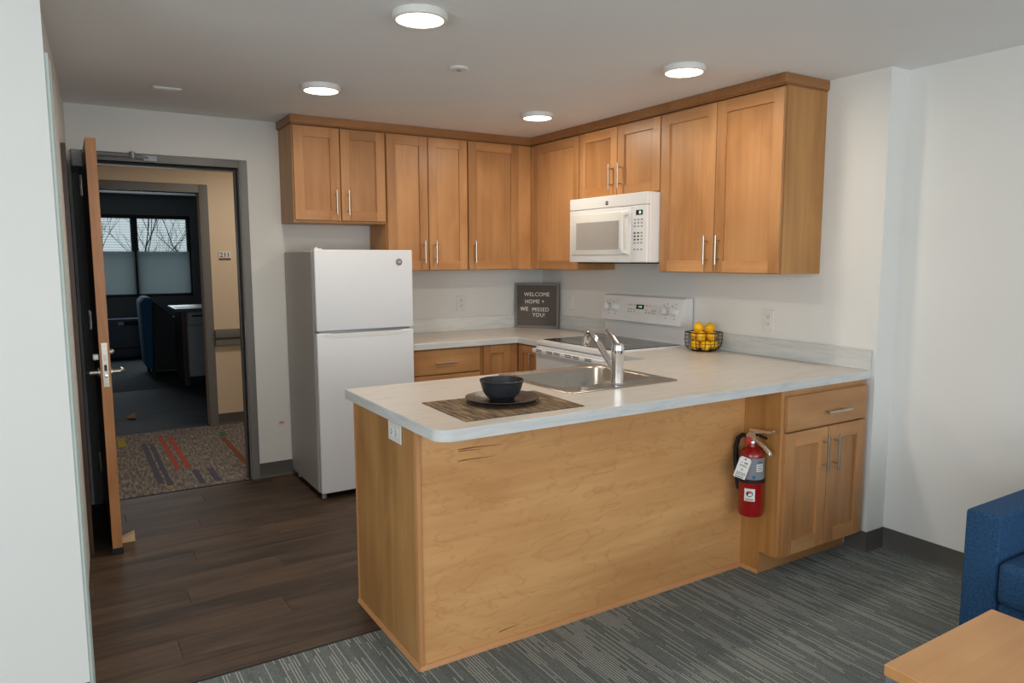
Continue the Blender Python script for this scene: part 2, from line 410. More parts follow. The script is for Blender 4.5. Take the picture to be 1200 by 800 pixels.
wl = B(); wl.box(-5.8, -8.15, 0, -5.6, -7.0, ZC); wl.box(-5.8, -4.0, 0, -5.6, -2.29, ZC); wl.box(-5.8, -7.0, 0, -5.6, -4.0, 0.6); wl.box(-5.8, -7.0, 2.28, -5.6, -4.0, ZC)
struct(wl.out('wall_left', 'wall_paint'), 'living room side wall with a window, out of view')
wf = B()
for yy_ in (-7.0, -5.525, -4.05): wf.box(-5.76, yy_, 0.6, -5.70, yy_+0.05, 2.28)
wf.box(-5.76, -7.0, 0.6, -5.70, -4.0, 0.65); wf.box(-5.76, -7.0, 2.23, -5.70, -4.0, 2.28)
struct(wf.out('window_3', 'grey_frame'), 'side window frame left of the camera')
wr = B(); wr.box(-5.6, -8.15, 0, -4.5, -8.0, ZC); wr.box(-0.1, -8.15, 0, 0.143, -8.0, ZC); wr.box(-4.5, -8.15, 0, -0.1, -8.0, 0.6); wr.box(-4.5, -8.15, 2.28, -0.1, -8.0, ZC)
struct(wr.out('wall_front', 'wall_paint'), 'living room wall with the wide window behind the camera')
wf = B()
for xx in (-4.5, -3.05, -1.6, -0.15): wf.box(xx, -8.12, 0.6, xx+0.05, -8.06, 2.28)
wf.box(-4.5, -8.12, 0.6, -0.1, -8.06, 0.65); wf.box(-4.5, -8.12, 2.23, -0.1, -8.06, 2.28)
struct(wf.out('window_2', 'grey_frame'), 'wide window frame behind the camera')
# side casing next to the near wall
struct(B().box(-3.40, -2.285, 0, -3.316, -2.20, 2.066).box(-3.40, -2.20, 0, -3.311, -2.12, 2.066).out('trim_1', 'light_casing', bevel=0.002), 'pale metal casing strip just behind the near wall edge')
struct(B().box(-3.335, -0.86, 0.0, -3.272, -0.30, 2.0).out('door_3', 'oak_face'), 'dark closet door in the shaded side wall')

# cove base
def cove(name, pts, label, h=0.10):
    """pts: plan polyline, room side on the right hand while walking"""
    b_ = B()
    prof = [(0, 0), (0.012, 0), (0.007, 0.008), (0.004, 0.02), (0.004, h), (0, h)]
    n = len(pts); loops = []
    for i, p in enumerate(pts):
        p = Vector(p)
        d0 = (p - Vector(pts[i-1])).normalized() if i else None
        d1 = (Vector(pts[i+1]) - p).normalized() if i < n-1 else None
        nn = [Vector((d.y, -d.x)) for d in (d0, d1) if d is not None]
        if len(nn) == 2:
            mvec = (nn[0]+nn[1]); mvec = mvec/(mvec.dot(nn[0]))
        else: mvec = nn[0]
        loops.append([(p.x+mvec.x*o_, p.y+mvec.y*o_, z_+0.001) for o_, z_ in prof])
    b_.loft(loops)
    return struct(b_.out(name, 'baseboard_grey'), label)
cove('baseboard_right', [(0, -2.757), (0, -2.873), (0.143, -2.873), (0.143, -8.0)], 'dark grey cove base around the stepped wall by the sofa')
cove('baseboard_back', [(-2.281, 0.0), (-1.45, 0.0)], 'dark grey cove base between entry door frame and refrigerator')
cove('baseboard_left', [(-5.6, -2.29), (-3.328, -2.29)], 'grey cove base under the near left wall')

# steel frame of the entry
FW = 0.05
fr_ = B()
for x0, x1 in ((DX0-FW, DX0), (DX1, DX1+FW)): fr_.box(x0, -0.014, 0, x1, 0.134, DZ+FW)
fr_.box(DX0, -0.014, DZ, DX1, 0.134, DZ+FW)
tr = struct(fr_.out('trim_2', 'grey_frame', bevel=0.003), 'grey steel frame around the entry doorway')
st = B(); st.box(DX1-0.016, 0.05, 0, DX1, 0.10, DZ); st.box(DX0, 0.05, 0, DX0+0.016, 0.10, DZ); st.box(DX0+0.016, 0.05, DZ-0.016, DX1-0.016, 0.10, DZ)
st.out('door_stop', 'grey_frame', tr)
sl = B(); sl.box(DX1-0.012, 0.038, 0, DX1, 0.05, DZ); sl.box(DX0, 0.038, DZ-0.012, DX1-0.012, 0.05, DZ)
sl.out('weather_seal', 'black_rubber', tr)
tag(B().box(DX1-0.003, 0.0, 0.88, DX1, 0.035, 1.06).out('strike_plate', 'nickel', tr), 'metal strike plate')

# ------------------------------------------------------------------ entry door, standing open at a right angle
LX0, LX1, LY0, LY1 = -3.194, -3.150, -0.918, -0.012
dr = bpy.data.objects.new('door_1', None); C.objects.link(dr); dr.location = (-3.172, -0.465, 0); struct(dr, 'open wooden entry door with lever handle, seen edge on')
tag(B().box(LX0, LY0+0.004, 0.02, LX1, LY1, 2.024).out('leaf', 'oak_face', dr, bevel=0.001), 'dark brown door leaf')
tag(B().box(LX0, LY0, 0.035, LX1, LY0+0.004, 2.024).out('edge_band', 'oak_edge', dr), 'light wood door edge')
B().box(LX0-0.003, LY0, 0.004, LX1+0.003, LY1, 0.035).out('door_sweep', 'black_rubber', dr)
lp = B().box(-3.185, LY0-0.002, 0.847, -3.159, LY0, 1.062).out('lock_plate', 'nickel', dr, bevel=0.0006)
B().box(-3.178, LY0-0.008, 0.975, -3.166, LY0-0.002, 1.005).out('latch', 'steel_brushed', lp)
B().box(-3.178, LY0-0.003, 0.925, -3.166, LY0-0.0021, 0.955).out('bolt_slot', 'black_plastic', lp)
B().lathe([(0.008, 0), (0.008, 0.004), (0.003, 0.005)], (-3.172, LY0-0.002, 0.9), 12, (0, -1, 0)).out('cylinder', 'chrome', lp)
for zz in (1.045, 0.862): B().lathe([(0.003, 0), (0.002, 0.002)], (-3.172, LY0-0.002, zz), 8, (0, -1, 0)).out('screw', 'steel_brushed', lp)
for sx, xf in ((-1, LX0), (1, LX1)):
    h = B(); h.lathe([(0.026, 0), (0.026, 0.008), (0.012, 0.01), (0.011, 0.045)], (xf, -0.855, 0.912), 20, (sx, 0, 0))
    h.tube([(xf+sx*0.04, -0.855, 0.912), (xf+sx*0.052, -0.845, 0.912), (xf+sx*0.055, -0.80, 0.912), (xf+sx*0.053, -0.74, 0.910)], [0.009, 0.0095, 0.009, 0.007], 10)
    h.out('lever_handle', 'nickel', dr)
B().lathe([(0.014, 0), (0.014, 0.012), (0.006, 0.022)], (LX1, -0.855, 1.01), 16, (1, 0, 0)).out('thumb_turn', 'nickel', dr)
B().box(LX0-0.028, -0.875, 0.975, LX0, -0.845, 1.005).out('deadbolt_cylinder', 'chrome', dr, bevel=0.004)
B().lathe([(0.010, 0), (0.010, 0.006), (0.005, 0.012)], (LX1, -0.47, 1.50), 14, (1, 0, 0)).out('door_viewer', 'chrome', dr)
for zz in (1.88, 1.11, 0.26):
    B().box(LX0-0.004, -0.030, zz-0.055, LX0+0.002, -0.012, zz+0.055).lathe([(0.008, -0.058), (0.008, 0.058)], (LX0-0.008, -0.022, zz), 12).out('hinge', 'nickel', dr)
cl = B().box(-3.245, -0.45, 1.942, LX0-0.001, -0.13, 2.022).out('closer_body', 'closer_silver', dr, bevel=0.004)
ca = B(); ca.tube([(-3.20, -0.10, 2.03), (-3.10, -0.045, 2.062), (-2.93, -0.04, 2.062)], 0.009, 8); ca.tube([(-2.93, -0.04, 2.068), (-2.905, -0.025, 2.06), (-2.845, -0.022, 2.056)], 0.011, 8); ca.box(-2.87, -0.03, 2.04, -2.80, -0.015, 2.07)
ca.lathe([(0.017, -0.015), (0.017, 0.018), (0.009, 0.022)], (-2.93, -0.04, 2.066), 12).out('closer_arm', 'closer_grey', dr)
wd = B().prism([(-3.149, 0.0005), (-3.085, 0.0005), (-3.085, 0.048), (-3.149, 0.022)], -0.765, -0.725, 'y').out('door_wedge', 'pine_wedge')
w2 = B().prism([(-2.90, 0.0005), (-2.83, 0.0005), (-2.83, 0.045), (-2.90, 0.012)], 2.54, 2.58, 'y').out('door_wedge', 'oak_edge')
tag(recenter(w2, (-2.865, 2.56, 0)), 'brown wooden wedge on the dark floor of the far room', 'door wedge')
tag(recenter(wd, (-3.12, -0.745, 0)), 'small pale wooden wedge on the floor against the open door', 'door wedge')

stk = thing('wall_sticker', 'tiny faded pink sticker on the wall left of the refrigerator', 'sticker', (-2.125, 0, 0.36))
B().box(-2.145, -0.0012, 0.345, -2.105, -0.0004, 0.375).out('backing', 'label_pink', stk)
B().box(-2.140, -0.0016, 0.360, -2.110, -0.0012, 0.366).out('print', 'label_red', stk)
# ------------------------------------------------------------------ corridor and the room across it
hc = struct(B().box(-6, 0.1, -0.08, 2, 1.85, 0.0).out('floor', 'carpet_mottled'), 'mottled taupe corridor carpet with coloured stripes')
struct(B().box(DX0, 0.0, -0.004, DX1, 0.1, 0.0).out('floor', 'carpet_mottled'), 'carpet strip under the entry doorway')
for x0, y0, x1, y1, cc in ((-2.875, 0.226, -2.838, 1.43, 'navy'), (-2.822, 0.15, -2.792, 1.40, 'navy'), (-2.735, 0.52, -2.70, 1.66, 'red'), (-2.668, 0.53, -2.632, 1.63, 'red'),
                           (-2.64, 0.10, -2.605, 0.45, 'navy'), (-2.545, 0.10, -2.505, 0.44, 'navy'), (-2.30, 0.40, -2.262, 1.32, 'rust'), (-2.285, 1.36, -2.24, 1.52, 'green'),
                           (-3.03, 1.42, -2.975, 1.74, 'ochre'), (-2.825, 0.10, -2.795, 0.148, 'ochre')):
    B().box(x0, y0, -0.002, x1, y1, 0.0015).out('carpet_stripe', 'stripe_'+cc, hc)
HY = 1.81
FX0, FX1, FZ = -3.19, -2.297, 2.02
wh = B(); wh.box(-6, HY, 0, FX0, HY+0.12, 2.45); wh.box(FX1, HY, 0, 2, HY+0.12, 2.45); wh.box(FX0, HY, FZ, FX1, HY+0.12, 2.45)
struct(wh.out('wall_corridor', 'hall_paint'), 'beige corridor wall across from the entry')
hb = B(); hb.box(-6, 0.12, 0, DX0-0.03, 0.14, 2.45); hb.box(DX1+0.03, 0.12, 0, 2, 0.14, 2.45); hb.box(DX0-0.03, 0.12, DZ+0.02, DX1+0.03, 0.14, 2.45)
struct(hb.out('wall_corridor', 'hall_paint'), 'beige corridor side of the kitchen wall')
struct(B().box(-6.1, 0.12, 2.4, 2.1, 1.93, 2.5).out('ceiling', 'ceiling_paint'), 'corridor ceiling')
struct(B().box(-6.1, 0.12, 0, -6, 1.93, 2.45).out('wall_corridor', 'hall_paint'), 'corridor end wall')
struct(B().box(2, 0.12, 0, 2.1, 1.93, 2.45).out('wall_corridor', 'hall_paint'), 'corridor end wall at the far right')
f2 = B()
for x0, x1 in ((FX0-0.07, FX0), (FX1, FX1+0.07)): f2.box(x0, HY-0.014, 0, x1, HY+0.134, FZ+0.07)
f2.box(FX0, HY-0.014, FZ, FX1, HY+0.134, FZ+0.07)
struct(f2.out('trim_3', 'grey_frame', bevel=0.003), 'grey steel frame of the doorway across the corridor')
cove('baseboard_corridor', [(FX1+0.07, HY), (2, HY)], 'dark cove base of the beige corridor wall')
hr = thing('handrail', 'grey two-band handrail on the beige corridor wall', 'handrail', (-1.2, HY-0.03, 0.70))
B().box(FX1+0.07, HY-0.045, 0.775, 1.5, HY-0.003, 0.852).out('upper_rail', 'grey_frame', hr, bevel=0.01, seg=2)
B().box(FX1+0.07, HY-0.032, 0.705, 1.5, HY-0.003, 0.770).out('lower_rail', 'grey_frame', hr, bevel=0.006)
sg = thing('room_sign', 'small room number sign on the beige corridor wall', 'sign', (-2.11, HY-0.004, 1.45))
B().box(-2.16, HY-0.008, 1.457, -2.06, HY-0.001, 1.525).out('plate', 'label_white', sg, bevel=0.002)
B().box(-2.157, HY-0.010, 1.459, -2.063, HY-0.008, 1.470).out('colour_bar', 'stripe_rust', sg)
for k_, dg in enumerate('211'): text('digit', dg, 0.058, 'ink', lambda x, y_, z_, k_=k_: (-2.11+(k_-1)*0.028+x, HY-0.009-z_, 1.497+y_), sg)
area('corridor_lamp_light', (-1.6, 0.95, 2.33), (0, 0, 0), 1.2, 0.3, 14, (1.0, 0.90, 0.76))
cfx = thing('corridor_lamp', 'long lamp on the corridor ceiling, out of view', 'lamp', (-1.6, 0.95, 2.36))
B().box(-2.22, 0.78, 2.37, -0.98, 1.12, 2.40).out('housing', 'white_plastic', cfx)
B().box(-2.2, 0.8, 2.352, -1.0, 1.1, 2.37).out('diffuser', 'white_plastic', cfx)
# far room
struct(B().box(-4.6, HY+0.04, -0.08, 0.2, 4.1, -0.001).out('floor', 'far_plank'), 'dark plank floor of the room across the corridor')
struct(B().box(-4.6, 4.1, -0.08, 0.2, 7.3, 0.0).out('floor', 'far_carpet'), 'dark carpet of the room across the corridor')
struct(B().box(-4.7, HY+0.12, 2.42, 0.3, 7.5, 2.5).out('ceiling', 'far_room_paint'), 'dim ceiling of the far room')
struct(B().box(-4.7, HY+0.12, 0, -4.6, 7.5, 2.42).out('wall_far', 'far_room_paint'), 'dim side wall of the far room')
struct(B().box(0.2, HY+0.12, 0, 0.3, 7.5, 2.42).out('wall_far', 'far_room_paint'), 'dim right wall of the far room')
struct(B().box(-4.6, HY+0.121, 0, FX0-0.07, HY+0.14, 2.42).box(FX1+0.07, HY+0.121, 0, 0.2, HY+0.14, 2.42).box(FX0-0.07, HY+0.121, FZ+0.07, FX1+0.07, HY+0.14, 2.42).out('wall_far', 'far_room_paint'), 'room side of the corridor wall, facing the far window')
WX0, WX1, WZ0, WZ1, WY = -3.15, -1.60, 0.90, 2.12, 7.3
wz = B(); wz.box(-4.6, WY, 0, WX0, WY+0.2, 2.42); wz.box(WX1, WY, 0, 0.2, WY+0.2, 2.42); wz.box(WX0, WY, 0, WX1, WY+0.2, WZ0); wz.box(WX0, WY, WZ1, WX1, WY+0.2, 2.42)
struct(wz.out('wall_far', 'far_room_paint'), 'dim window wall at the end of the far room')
wn_ = bpy.data.objects.new('window_1', None); C.objects.link(wn_); wn_.location = (-2.37, WY+0.1, WZ0); struct(wn_, 'double window with blinds and bare trees outside')
XM = -2.371
def wpart(nm, *bx):
    q = B()
    for t in bx: q.box(*t)
    return q.out(nm, 'far_dark', wn_)
wpart('window_frame', (WX0, WY+0.06, WZ0, WX0+0.05, WY+0.14, WZ1), (WX1-0.05, WY+0.06, WZ0, WX1, WY+0.14, WZ1), (WX0, WY+0.06, WZ0, WX1, WY+0.14, WZ0+0.04), (WX0, WY+0.06, WZ1-0.05, WX1, WY+0.14, WZ1))
wpart('mullion', (XM-0.045, WY+0.05, WZ0, XM+0.045, WY+0.15, WZ1))
for x0, x1 in ((WX0+0.05, XM-0.045), (XM+0.045, WX1-0.05)):
    wpart('meeting_rail', (x0, WY+0.08, 1.545, x1, WY+0.12, 1.575))
    for z0, z1 in ((WZ0+0.04, 1.545), (1.575, WZ1-0.05)):
        B().box(x0, WY+0.097, z0, x1, WY+0.101, z1).out('pane', 'window_glass', wn_)
for k, (x0, x1) in enumerate(((WX0+0.03, XM-0.015), (XM+0.015, WX1-0.03))):
    bl = thing('window_blind', ['horizontal slat blind over the left half of the far window', 'horizontal slat blind over the right half of the far window'][k], 'blind', ((x0+x1)/2, WY+0.02, WZ1-0.04), 'blinds on the far window')
    B().box(x0, WY+0.003, WZ1-0.05, x1, WY+0.04, WZ1-0.005).out('head_rail', 'far_dark', bl)
    B().box(x0, WY+0.012, WZ0+0.015, x1, WY+0.036, WZ0+0.03).out('bottom_rail', 'far_dark', bl)
    s0 = None
    for i in range(30):
        zz = WZ1-0.07 - i*0.0375
        if s0 is None:
            s0 = B().box(x0, WY+0.0025, zz-0.0006, x1, WY+0.0415, zz+0.0006).out('slat', 'blind_slat', bl); z00 = zz
            recenter(s0, (0, WY+0.022-bl.location.y, zz-bl.location.z))
            q = s0
        else:
            q = s0.copy(); C.objects.link(q); q.location = s0.location + Vector((0, 0, zz-z00))
        q.rotation_euler = (0.12 if zz > 1.57 else 1.47, 0, 0)
# bare trees and ground outside
def tree(loc, h, seed, label):
    rg = random.Random(seed); b_ = B(); 
    def grow(p, d, ln, r, lv):
        pts = [p]; q = Vector(p); dd = Vector(d)
        for i in range(3):
            dd = (dd + Vector((rg.uniform(-.18, .18), rg.uniform(-.18, .18), rg.uniform(-.02, .12)))).normalized(); q = q + dd*ln/3; pts.append(tuple(q))
        b_.tube(pts, [r, r*0.85, r*0.72, r*0.6], 5)
        if lv:
            for i in range(3):
                a = rg.uniform(0, 2*PI); t = Vector((math.cos(a), math.sin(a), rg.uniform(0.1, 0.9)))
                grow(tuple(Vector(pts[rg.choice((1, 2, 3))])), (dd*0.8 + t*0.7).normalized(), ln*0.68, r*0.5, lv-1)
    grow(loc, (0, 0, 1), h*0.36, 0.085, 5)
    tag(recenter(b_.out('bare_tree', 'bark'), loc), label, 'tree', 'bare trees outside the far window')
tree((-1.0, 20.5, -2.0), 8.5, 3, 'bare tree outside the right half of the far window')
tree((-3.4, 24, -2.0), 8.5, 11, 'bare tree outside the left half of the far window')
tree((1.9, 29, -2.0), 9.5, 5, 'more distant bare tree outside the far window')
struct(B().box(-30, 7.6, -2.3, 30, 60, -2.0).out('ground', 'sky_ground'), 'grey ground outside the far window')
# heater unit, chair, counter in the far room
pt = thing('wall_heater', 'long grey heater unit under the far window', 'heater', (-2.3, 7.15, 0))
B().box(-2.85, 7.02, 0.05, -1.72, 7.29, 0.60).out('body', 'ptac_grey', pt, bevel=0.02, seg=2)
B().box(-2.6, 7.01, 0.50, -2.0, 7.022, 0.56).out('grille', 'far_dark', pt)
B().box(-2.68, 7.008, 0.51, -2.61, 7.022, 0.555).out('control_panel', 'far_white', pt)
B().box(-2.82, 7.012, 0.16, -1.75, 7.022, 0.18).out('seam', 'far_dark', pt)
ch = thing('armchair', 'tall blue upholstered chair tucked behind the far counter', 'chair', (-2.25, 5.35, 0))
B().prism([(-2.5, 0.12), (-2.43, 0.1), (-2.36, 0.5), (-2.36, 0.93), (-2.41, 0.99), (-2.48, 0.99), (-2.53, 0.93)], 5.02, 5.68, 'y').out('backrest', 'far_chair_fabric', ch, bevel=0.02, seg=2)
B().box(-2.42, 5.02, 0.30, -1.90, 5.68, 0.48).out('seat', 'far_chair_fabric', ch, bevel=0.03, seg=2)
for y0 in (5.0, 5.6): B().prism([(-2.44, 0.08), (-1.9, 0.08), (-1.9, 0.62), (-2.15, 0.72), (-2.40, 0.95)], y0, y0+0.09, 'y').out('arm', 'far_dark', ch, bevel=0.015)
for x0 in (-2.45, -1.95):
    for y0 in (5.03, 5.62): B().box(x0, y0, 0.001, x0+0.04, y0+0.04, 0.12).out('leg', 'far_dark', ch)
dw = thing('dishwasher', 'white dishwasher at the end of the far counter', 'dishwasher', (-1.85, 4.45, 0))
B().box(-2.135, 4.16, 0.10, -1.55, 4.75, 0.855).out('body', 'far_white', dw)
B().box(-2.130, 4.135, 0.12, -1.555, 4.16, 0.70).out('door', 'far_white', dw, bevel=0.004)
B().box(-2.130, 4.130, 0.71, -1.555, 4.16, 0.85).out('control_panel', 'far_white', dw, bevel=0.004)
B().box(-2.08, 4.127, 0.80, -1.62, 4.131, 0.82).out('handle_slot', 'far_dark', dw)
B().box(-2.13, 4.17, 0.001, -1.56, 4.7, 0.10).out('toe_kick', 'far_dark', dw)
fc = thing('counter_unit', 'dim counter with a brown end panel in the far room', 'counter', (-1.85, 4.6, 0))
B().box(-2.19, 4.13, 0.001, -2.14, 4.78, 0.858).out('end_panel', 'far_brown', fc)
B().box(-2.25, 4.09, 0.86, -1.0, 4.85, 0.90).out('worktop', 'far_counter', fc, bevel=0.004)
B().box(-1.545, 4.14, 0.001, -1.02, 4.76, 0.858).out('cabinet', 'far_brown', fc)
tag(recenter(B().box(-2.22, 4.2, 0.9005, -2.0, 4.50, 0.903).out('paper_sheet', 'label_white'), (-2.11, 4.35, 0.9)), 'white sheet of paper lying on the far counter', 'paper')

# ------------------------------------------------------------------ cabinet parts
def handle(parent, F, u, w_, length, vertical=True, v0=0.0):
    b_ = B(F); r = 0.0062; so = 0.032
    if vertical:
        b_.tube([(u, v0+so, w_-length/2), (u, v0+so, w_+length/2)], r, 10)
        for s in (-1, 1): b_.tube([(u, v0, w_+s*length*0.32), (u, v0+so, w_+s*length*0.32)], 0.0045, 8)
    else:
        b_.tube([(u-length/2, v0+so, w_), (u+length/2, v0+so, w_)], r, 10)
        for s in (-1, 1): b_.tube([(u+s*length*0.32, v0, w_), (u+s*length*0.32, v0+so, w_)], 0.0045, 8)
    return tag(b_.out('handle', 'nickel', parent), 'brushed nickel bar handle')
def shaker(parent, F, ax, u0, u1, w0, w1, hu=None, hw=None, hl=0.155, sw=0.062, name='door', hvert=True):
    """framed door: stiles are the door, rails, panel and handle its sub-parts"""
    T = 0.020
    d = B(F).box(u0+0.001, 0.0005, w0+0.001, u1-0.001, T-0.011, w1-0.001).out(name, 'maple_z', parent)
    for a, b_ in ((u0, u0+sw), (u1-sw, u1)):
        B(F).box(a, 0.0004, w0, b_, T, w1).out('stile', 'maple_z', d, bevel=0.0015)
    for a, b_ in ((w0, w0+sw), (w1-sw, w1)):
        B(F).box(u0+sw, 0.0005, a, u1-sw, T-0.0004, b_).out('rail', 'maple_'+ax, d, bevel=0.0012)
    if hu is not None: handle(d, F, hu, hw, hl, hvert, T)
    return d
def slab(parent, F, ax, u0, u1, w0, w1, hu=None, hw=None, hl=0.16):
    d = B(F).box(u0, 0.0005, w0, u1, 0.020, w1).out('drawer', 'maple_'+ax, parent, bevel=0.002)
    if hu is not None: handle(d, F, hu, hw, hl, False, 0.020)
    return d
G = 0.002
UD = 0.305
# ------------------------------------------------------------------ wall cabinets, back wall
FS = south(-UD); FWs = west(-UD)
def carcass(x0, y0, z0, x1, y1, z1, side):
    b_ = B(); t_ = 0.018
    if side == 'S':   # front at y0
        b_.box(x0, y0, z0, x0+t_, y1, z1); b_.box(x1-t_, y0, z0, x1, y1, z1); b_.box(x0+t_, y0, z0, x1-t_, y1, z0+t_); b_.box(x0+t_, y0, z1-t_, x1-t_, y1, z1); b_.box(x0+t_, y1-0.01, z0+t_, x1-t_, y1, z1-t_)
    else:             # front at x0
        b_.box(x0, y0, z0, x1, y0+t_, z1); b_.box(x0, y1-t_, z0, x1, y1, z1); b_.box(x0, y0+t_, z0, x1, y1-t_, z0+t_); b_.box(x0, y0+t_, z1-t_, x1, y1-t_, z1); b_.box(x1-0.01, y0+t_, z0+t_, x1, y1-t_, z1-t_)
    return b_
def back_cab(x0, x1, z0, label, doors, left_side='maple_side'):
    t = thing('wall_cabinet', label, 'cabinet', ((x0+x1)/2, -UD/2, z0), 'wall cabinets')
    carcass(x0+0.0005, -UD, z0, x1-0.0005, -0.001, 2.284, 'S').out('body', 'maple_side', t)
    for d in doors: shaker(t, FS, 'x', *d)
    return t
ZT = ZUT-0.006
back_cab(-2.076, -1.468, 1.689, 'short two-door cabinet above the refrigerator',
         [(-2.070, -1.779, 1.704, ZT, -1.812, 1.816), (-1.772, -1.474, 1.704, ZT, -1.733, 1.816)])
back_cab(-1.467, -0.857, ZUB, 'tall two-door cabinet beside the one above the refrigerator',
         [(-1.461, -1.165, ZUB+0.004, ZT, -1.203, 1.506), (-1.159, -0.860, ZUB+0.004, ZT, -1.118, 1.506)])
back_cab(-0.856, -0.3255, ZUB, 'single-door cabinet left of the corner',
         [(-0.849, -0.432, ZUB+0.004, ZT, -0.808, 1.506)])
tag(B(FS).box(-0.428, 0.0006, ZUB+0.002, -0.320, 0.012, ZT).out('corner_filler', 'maple_z', bpy.data.objects['wall_cabinet.002']), None)
def right_cab(y0, y1, z0, label, doors):
    t = thing('wall_cabinet', label, 'cabinet', (-UD/2, (y0+y1)/2, z0), 'wall cabinets')
    carcass(-UD, y0+0.0005, z0, -0.001, y1-0.0005, 2.284, 'W').out('body', 'maple_side', t)
    for d in doors: shaker(t, FWs, 'y', *d)
    return t
dcab = right_cab(-0.914, -0.306, ZUB, 'single-door corner cabinet left of the microwave', [(-0.909, -0.360, ZUB+0.004, ZT)])
B(FWs).box(-0.357, 0.0006, ZUB+0.002, -0.3175, 0.012, ZT).out('corner_filler', 'maple_z', dcab)
right_cab(-1.696, -0.915, 1.847, 'short two-door cabinet above the microwave',
          [(-1.305, -0.920, 1.852, ZT, -1.262, 1.972), (-1.690, -1.312, 1.852, ZT, -1.352, 1.972)])
right_cab(-2.545, -1.697, ZUB, 'large two-door cabinet right of the microwave',
          [(-2.116, -1.702, ZUB+0.004, ZT, -2.076, 1.502), (-2.540, -2.122, ZUB+0.004, ZT, -2.160, 1.502)])
# crown: flat board moulding closing the gap to the ceiling
cr = B(); k = 0.342
cr.prism([(-2.088, -0.001), (-2.088, -k), (-k, -k), (-k, -2.557), (-0.001, -2.557), (-0.001, -2.53), (-UD, -2.53), (-UD, -UD), (-2.06, -UD), (-2.06, -0.001)], 2.291, ZC-0.0005)
co = cr.out('crown_moulding', 'maple_crown_x', bevel=0.002)
tag(recenter(co, (-0.3, -0.3, 2.291)), 'maple crown moulding along the top of all the wall cabinets', 'moulding')
B().prism([(-2.079, -0.001), (-2.079, -k+0.012), (-k+0.012, -k+0.012), (-k+0.012, -2.548), (-0.001, -2.548), (-0.001, -2.53), (-UD, -2.53), (-UD, -UD), (-2.06, -UD), (-2.06, -0.001)], 2.2845, 2.2909).out('lower_strip', 'maple_crown_x', co)

# ------------------------------------------------------------------ base cabinets along the back
BD = 0.61
FBS = south(-BD); FBW = west(-BD)
t = thing('base_cabinet', 'base cabinet with a wide drawer beside the refrigerator', 'cabinet', (-1.17, -0.3, 0), 'base cabinets')
B().box(-1.435, -BD, 0.1, -0.922, -0.001, 0.873).out('body', 'maple_side', t)
B().box(-1.435, -BD+0.07, 0.0005, -0.922, -BD+0.085, 0.1).out('toe_kick', 'maple_x', t)
slab(t, FBS, 'x', -1.428, -0.938, 0.702, 0.862, -1.205, 0.778)
slab(t, FBS, 'x', -1.428, -0.938, 0.405, 0.692, -1.205, 0.55)
slab(t, FBS, 'x', -1.428, -0.938, 0.108, 0.395, -1.205, 0.25)
t = thing('base_cabinet', 'corner base cabinet with plain fronts meeting at the inside corner', 'cabinet', (-0.6, -0.4, 0), 'base cabinets')
B().prism([(-0.921, -0.001), (-0.921, -BD), (-BD, -BD), (-BD, -0.9), (-0.001, -0.9), (-0.001, -0.001)], 0.1, 0.873).out('body', 'maple_side', t)
B().prism([(-0.921, -BD+0.085), (-0.921, -BD+0.07), (-BD+0.07, -BD+0.07), (-BD+0.07, -0.9), (-BD+0.085, -0.9), (-BD+0.085, -BD+0.085)], 0.0005, 0.1).out('toe_kick', 'maple_x', t)
shaker(t, FBS, 'x', -0.908, -0.695, 0.108, 0.866, sw=0.055)
B(FBS).box(-0.692, 0.0005, 0.108, -0.632, 0.012, 0.866).out('corner_filler', 'maple_z', t)
shaker(t, FBW, 'y', -0.893, -0.634, 0.108, 0.862, -0.815, 0.745, sw=0.055)
# worktop of the back corner
wt = thing('worktop', 'pale laminate worktop along the back wall and into the corner', 'worktop', (-0.7, -0.3, 0.875))
CT = 0.040
B().prism([(-1.437, -0.002), (-1.437, -0.646), (-0.646, -0.646), (-0.646, -0.909), (-0.002, -0.909), (-0.002, -0.002)], CH-CT, CH).out('top', 'laminate', wt, bevel=0.003)
eb = B(); eb.box(-1.437, -0.648, CH-CT+0.0005, -0.648, -0.6462, CH-0.003); eb.box(-0.648, -0.909, CH-CT+0.0005, -0.6462, -0.6475, CH-0.003)
eb.out('edge_band', 'laminate_edge', wt)
sp_ = B(); sp_.box(-1.437, -0.021, CH, -0.021, -0.002, 1.015); sp_.box(-0.021, -0.909, CH, -0.002, -0.002, 1.015)
sp_.out('backsplash', 'laminate_edge', wt, bevel=0.002)

# ------------------------------------------------------------------ peninsula
PX0, PY0, PY1 = -2.338, -2.8545, -1.9615
ZB = CH-CT
pe = thing('peninsula_base', 'maple-panelled peninsula base below the sink worktop', 'kitchen island', (-1.49, -2.33, 0))
pb = B(); pb.box(-2.318, -2.640, 0.001, -2.300, -2.035, ZB-0.001); pb.box(-2.300, -2.640, 0.001, -0.656, -2.622, ZB-0.001); pb.box(-2.300, -2.053, 0.1, -0.656, -2.035, 0.70); pb.box(-2.300, -2.622, 0.1, -0.656, -2.053, 0.118)
pb.out('body', 'maple_side', pe)
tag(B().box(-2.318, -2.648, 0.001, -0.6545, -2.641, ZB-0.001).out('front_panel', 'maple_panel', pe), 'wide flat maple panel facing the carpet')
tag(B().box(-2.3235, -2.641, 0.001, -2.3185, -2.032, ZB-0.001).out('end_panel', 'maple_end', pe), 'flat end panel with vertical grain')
B().box(-2.3275, -2.655, 0.001, -2.312, -2.6485, ZB-0.001).box(-2.3275, -2.6485, 0.001, -2.3238, -2.632, ZB-0.001).out('corner_trim', 'maple_trim_z', pe, bevel=0.001)
B().box(-2.3275, -2.040, 0.001, -2.3238, -2.028, ZB-0.001).out('corner_trim', 'maple_trim_z', pe, bevel=0.001)
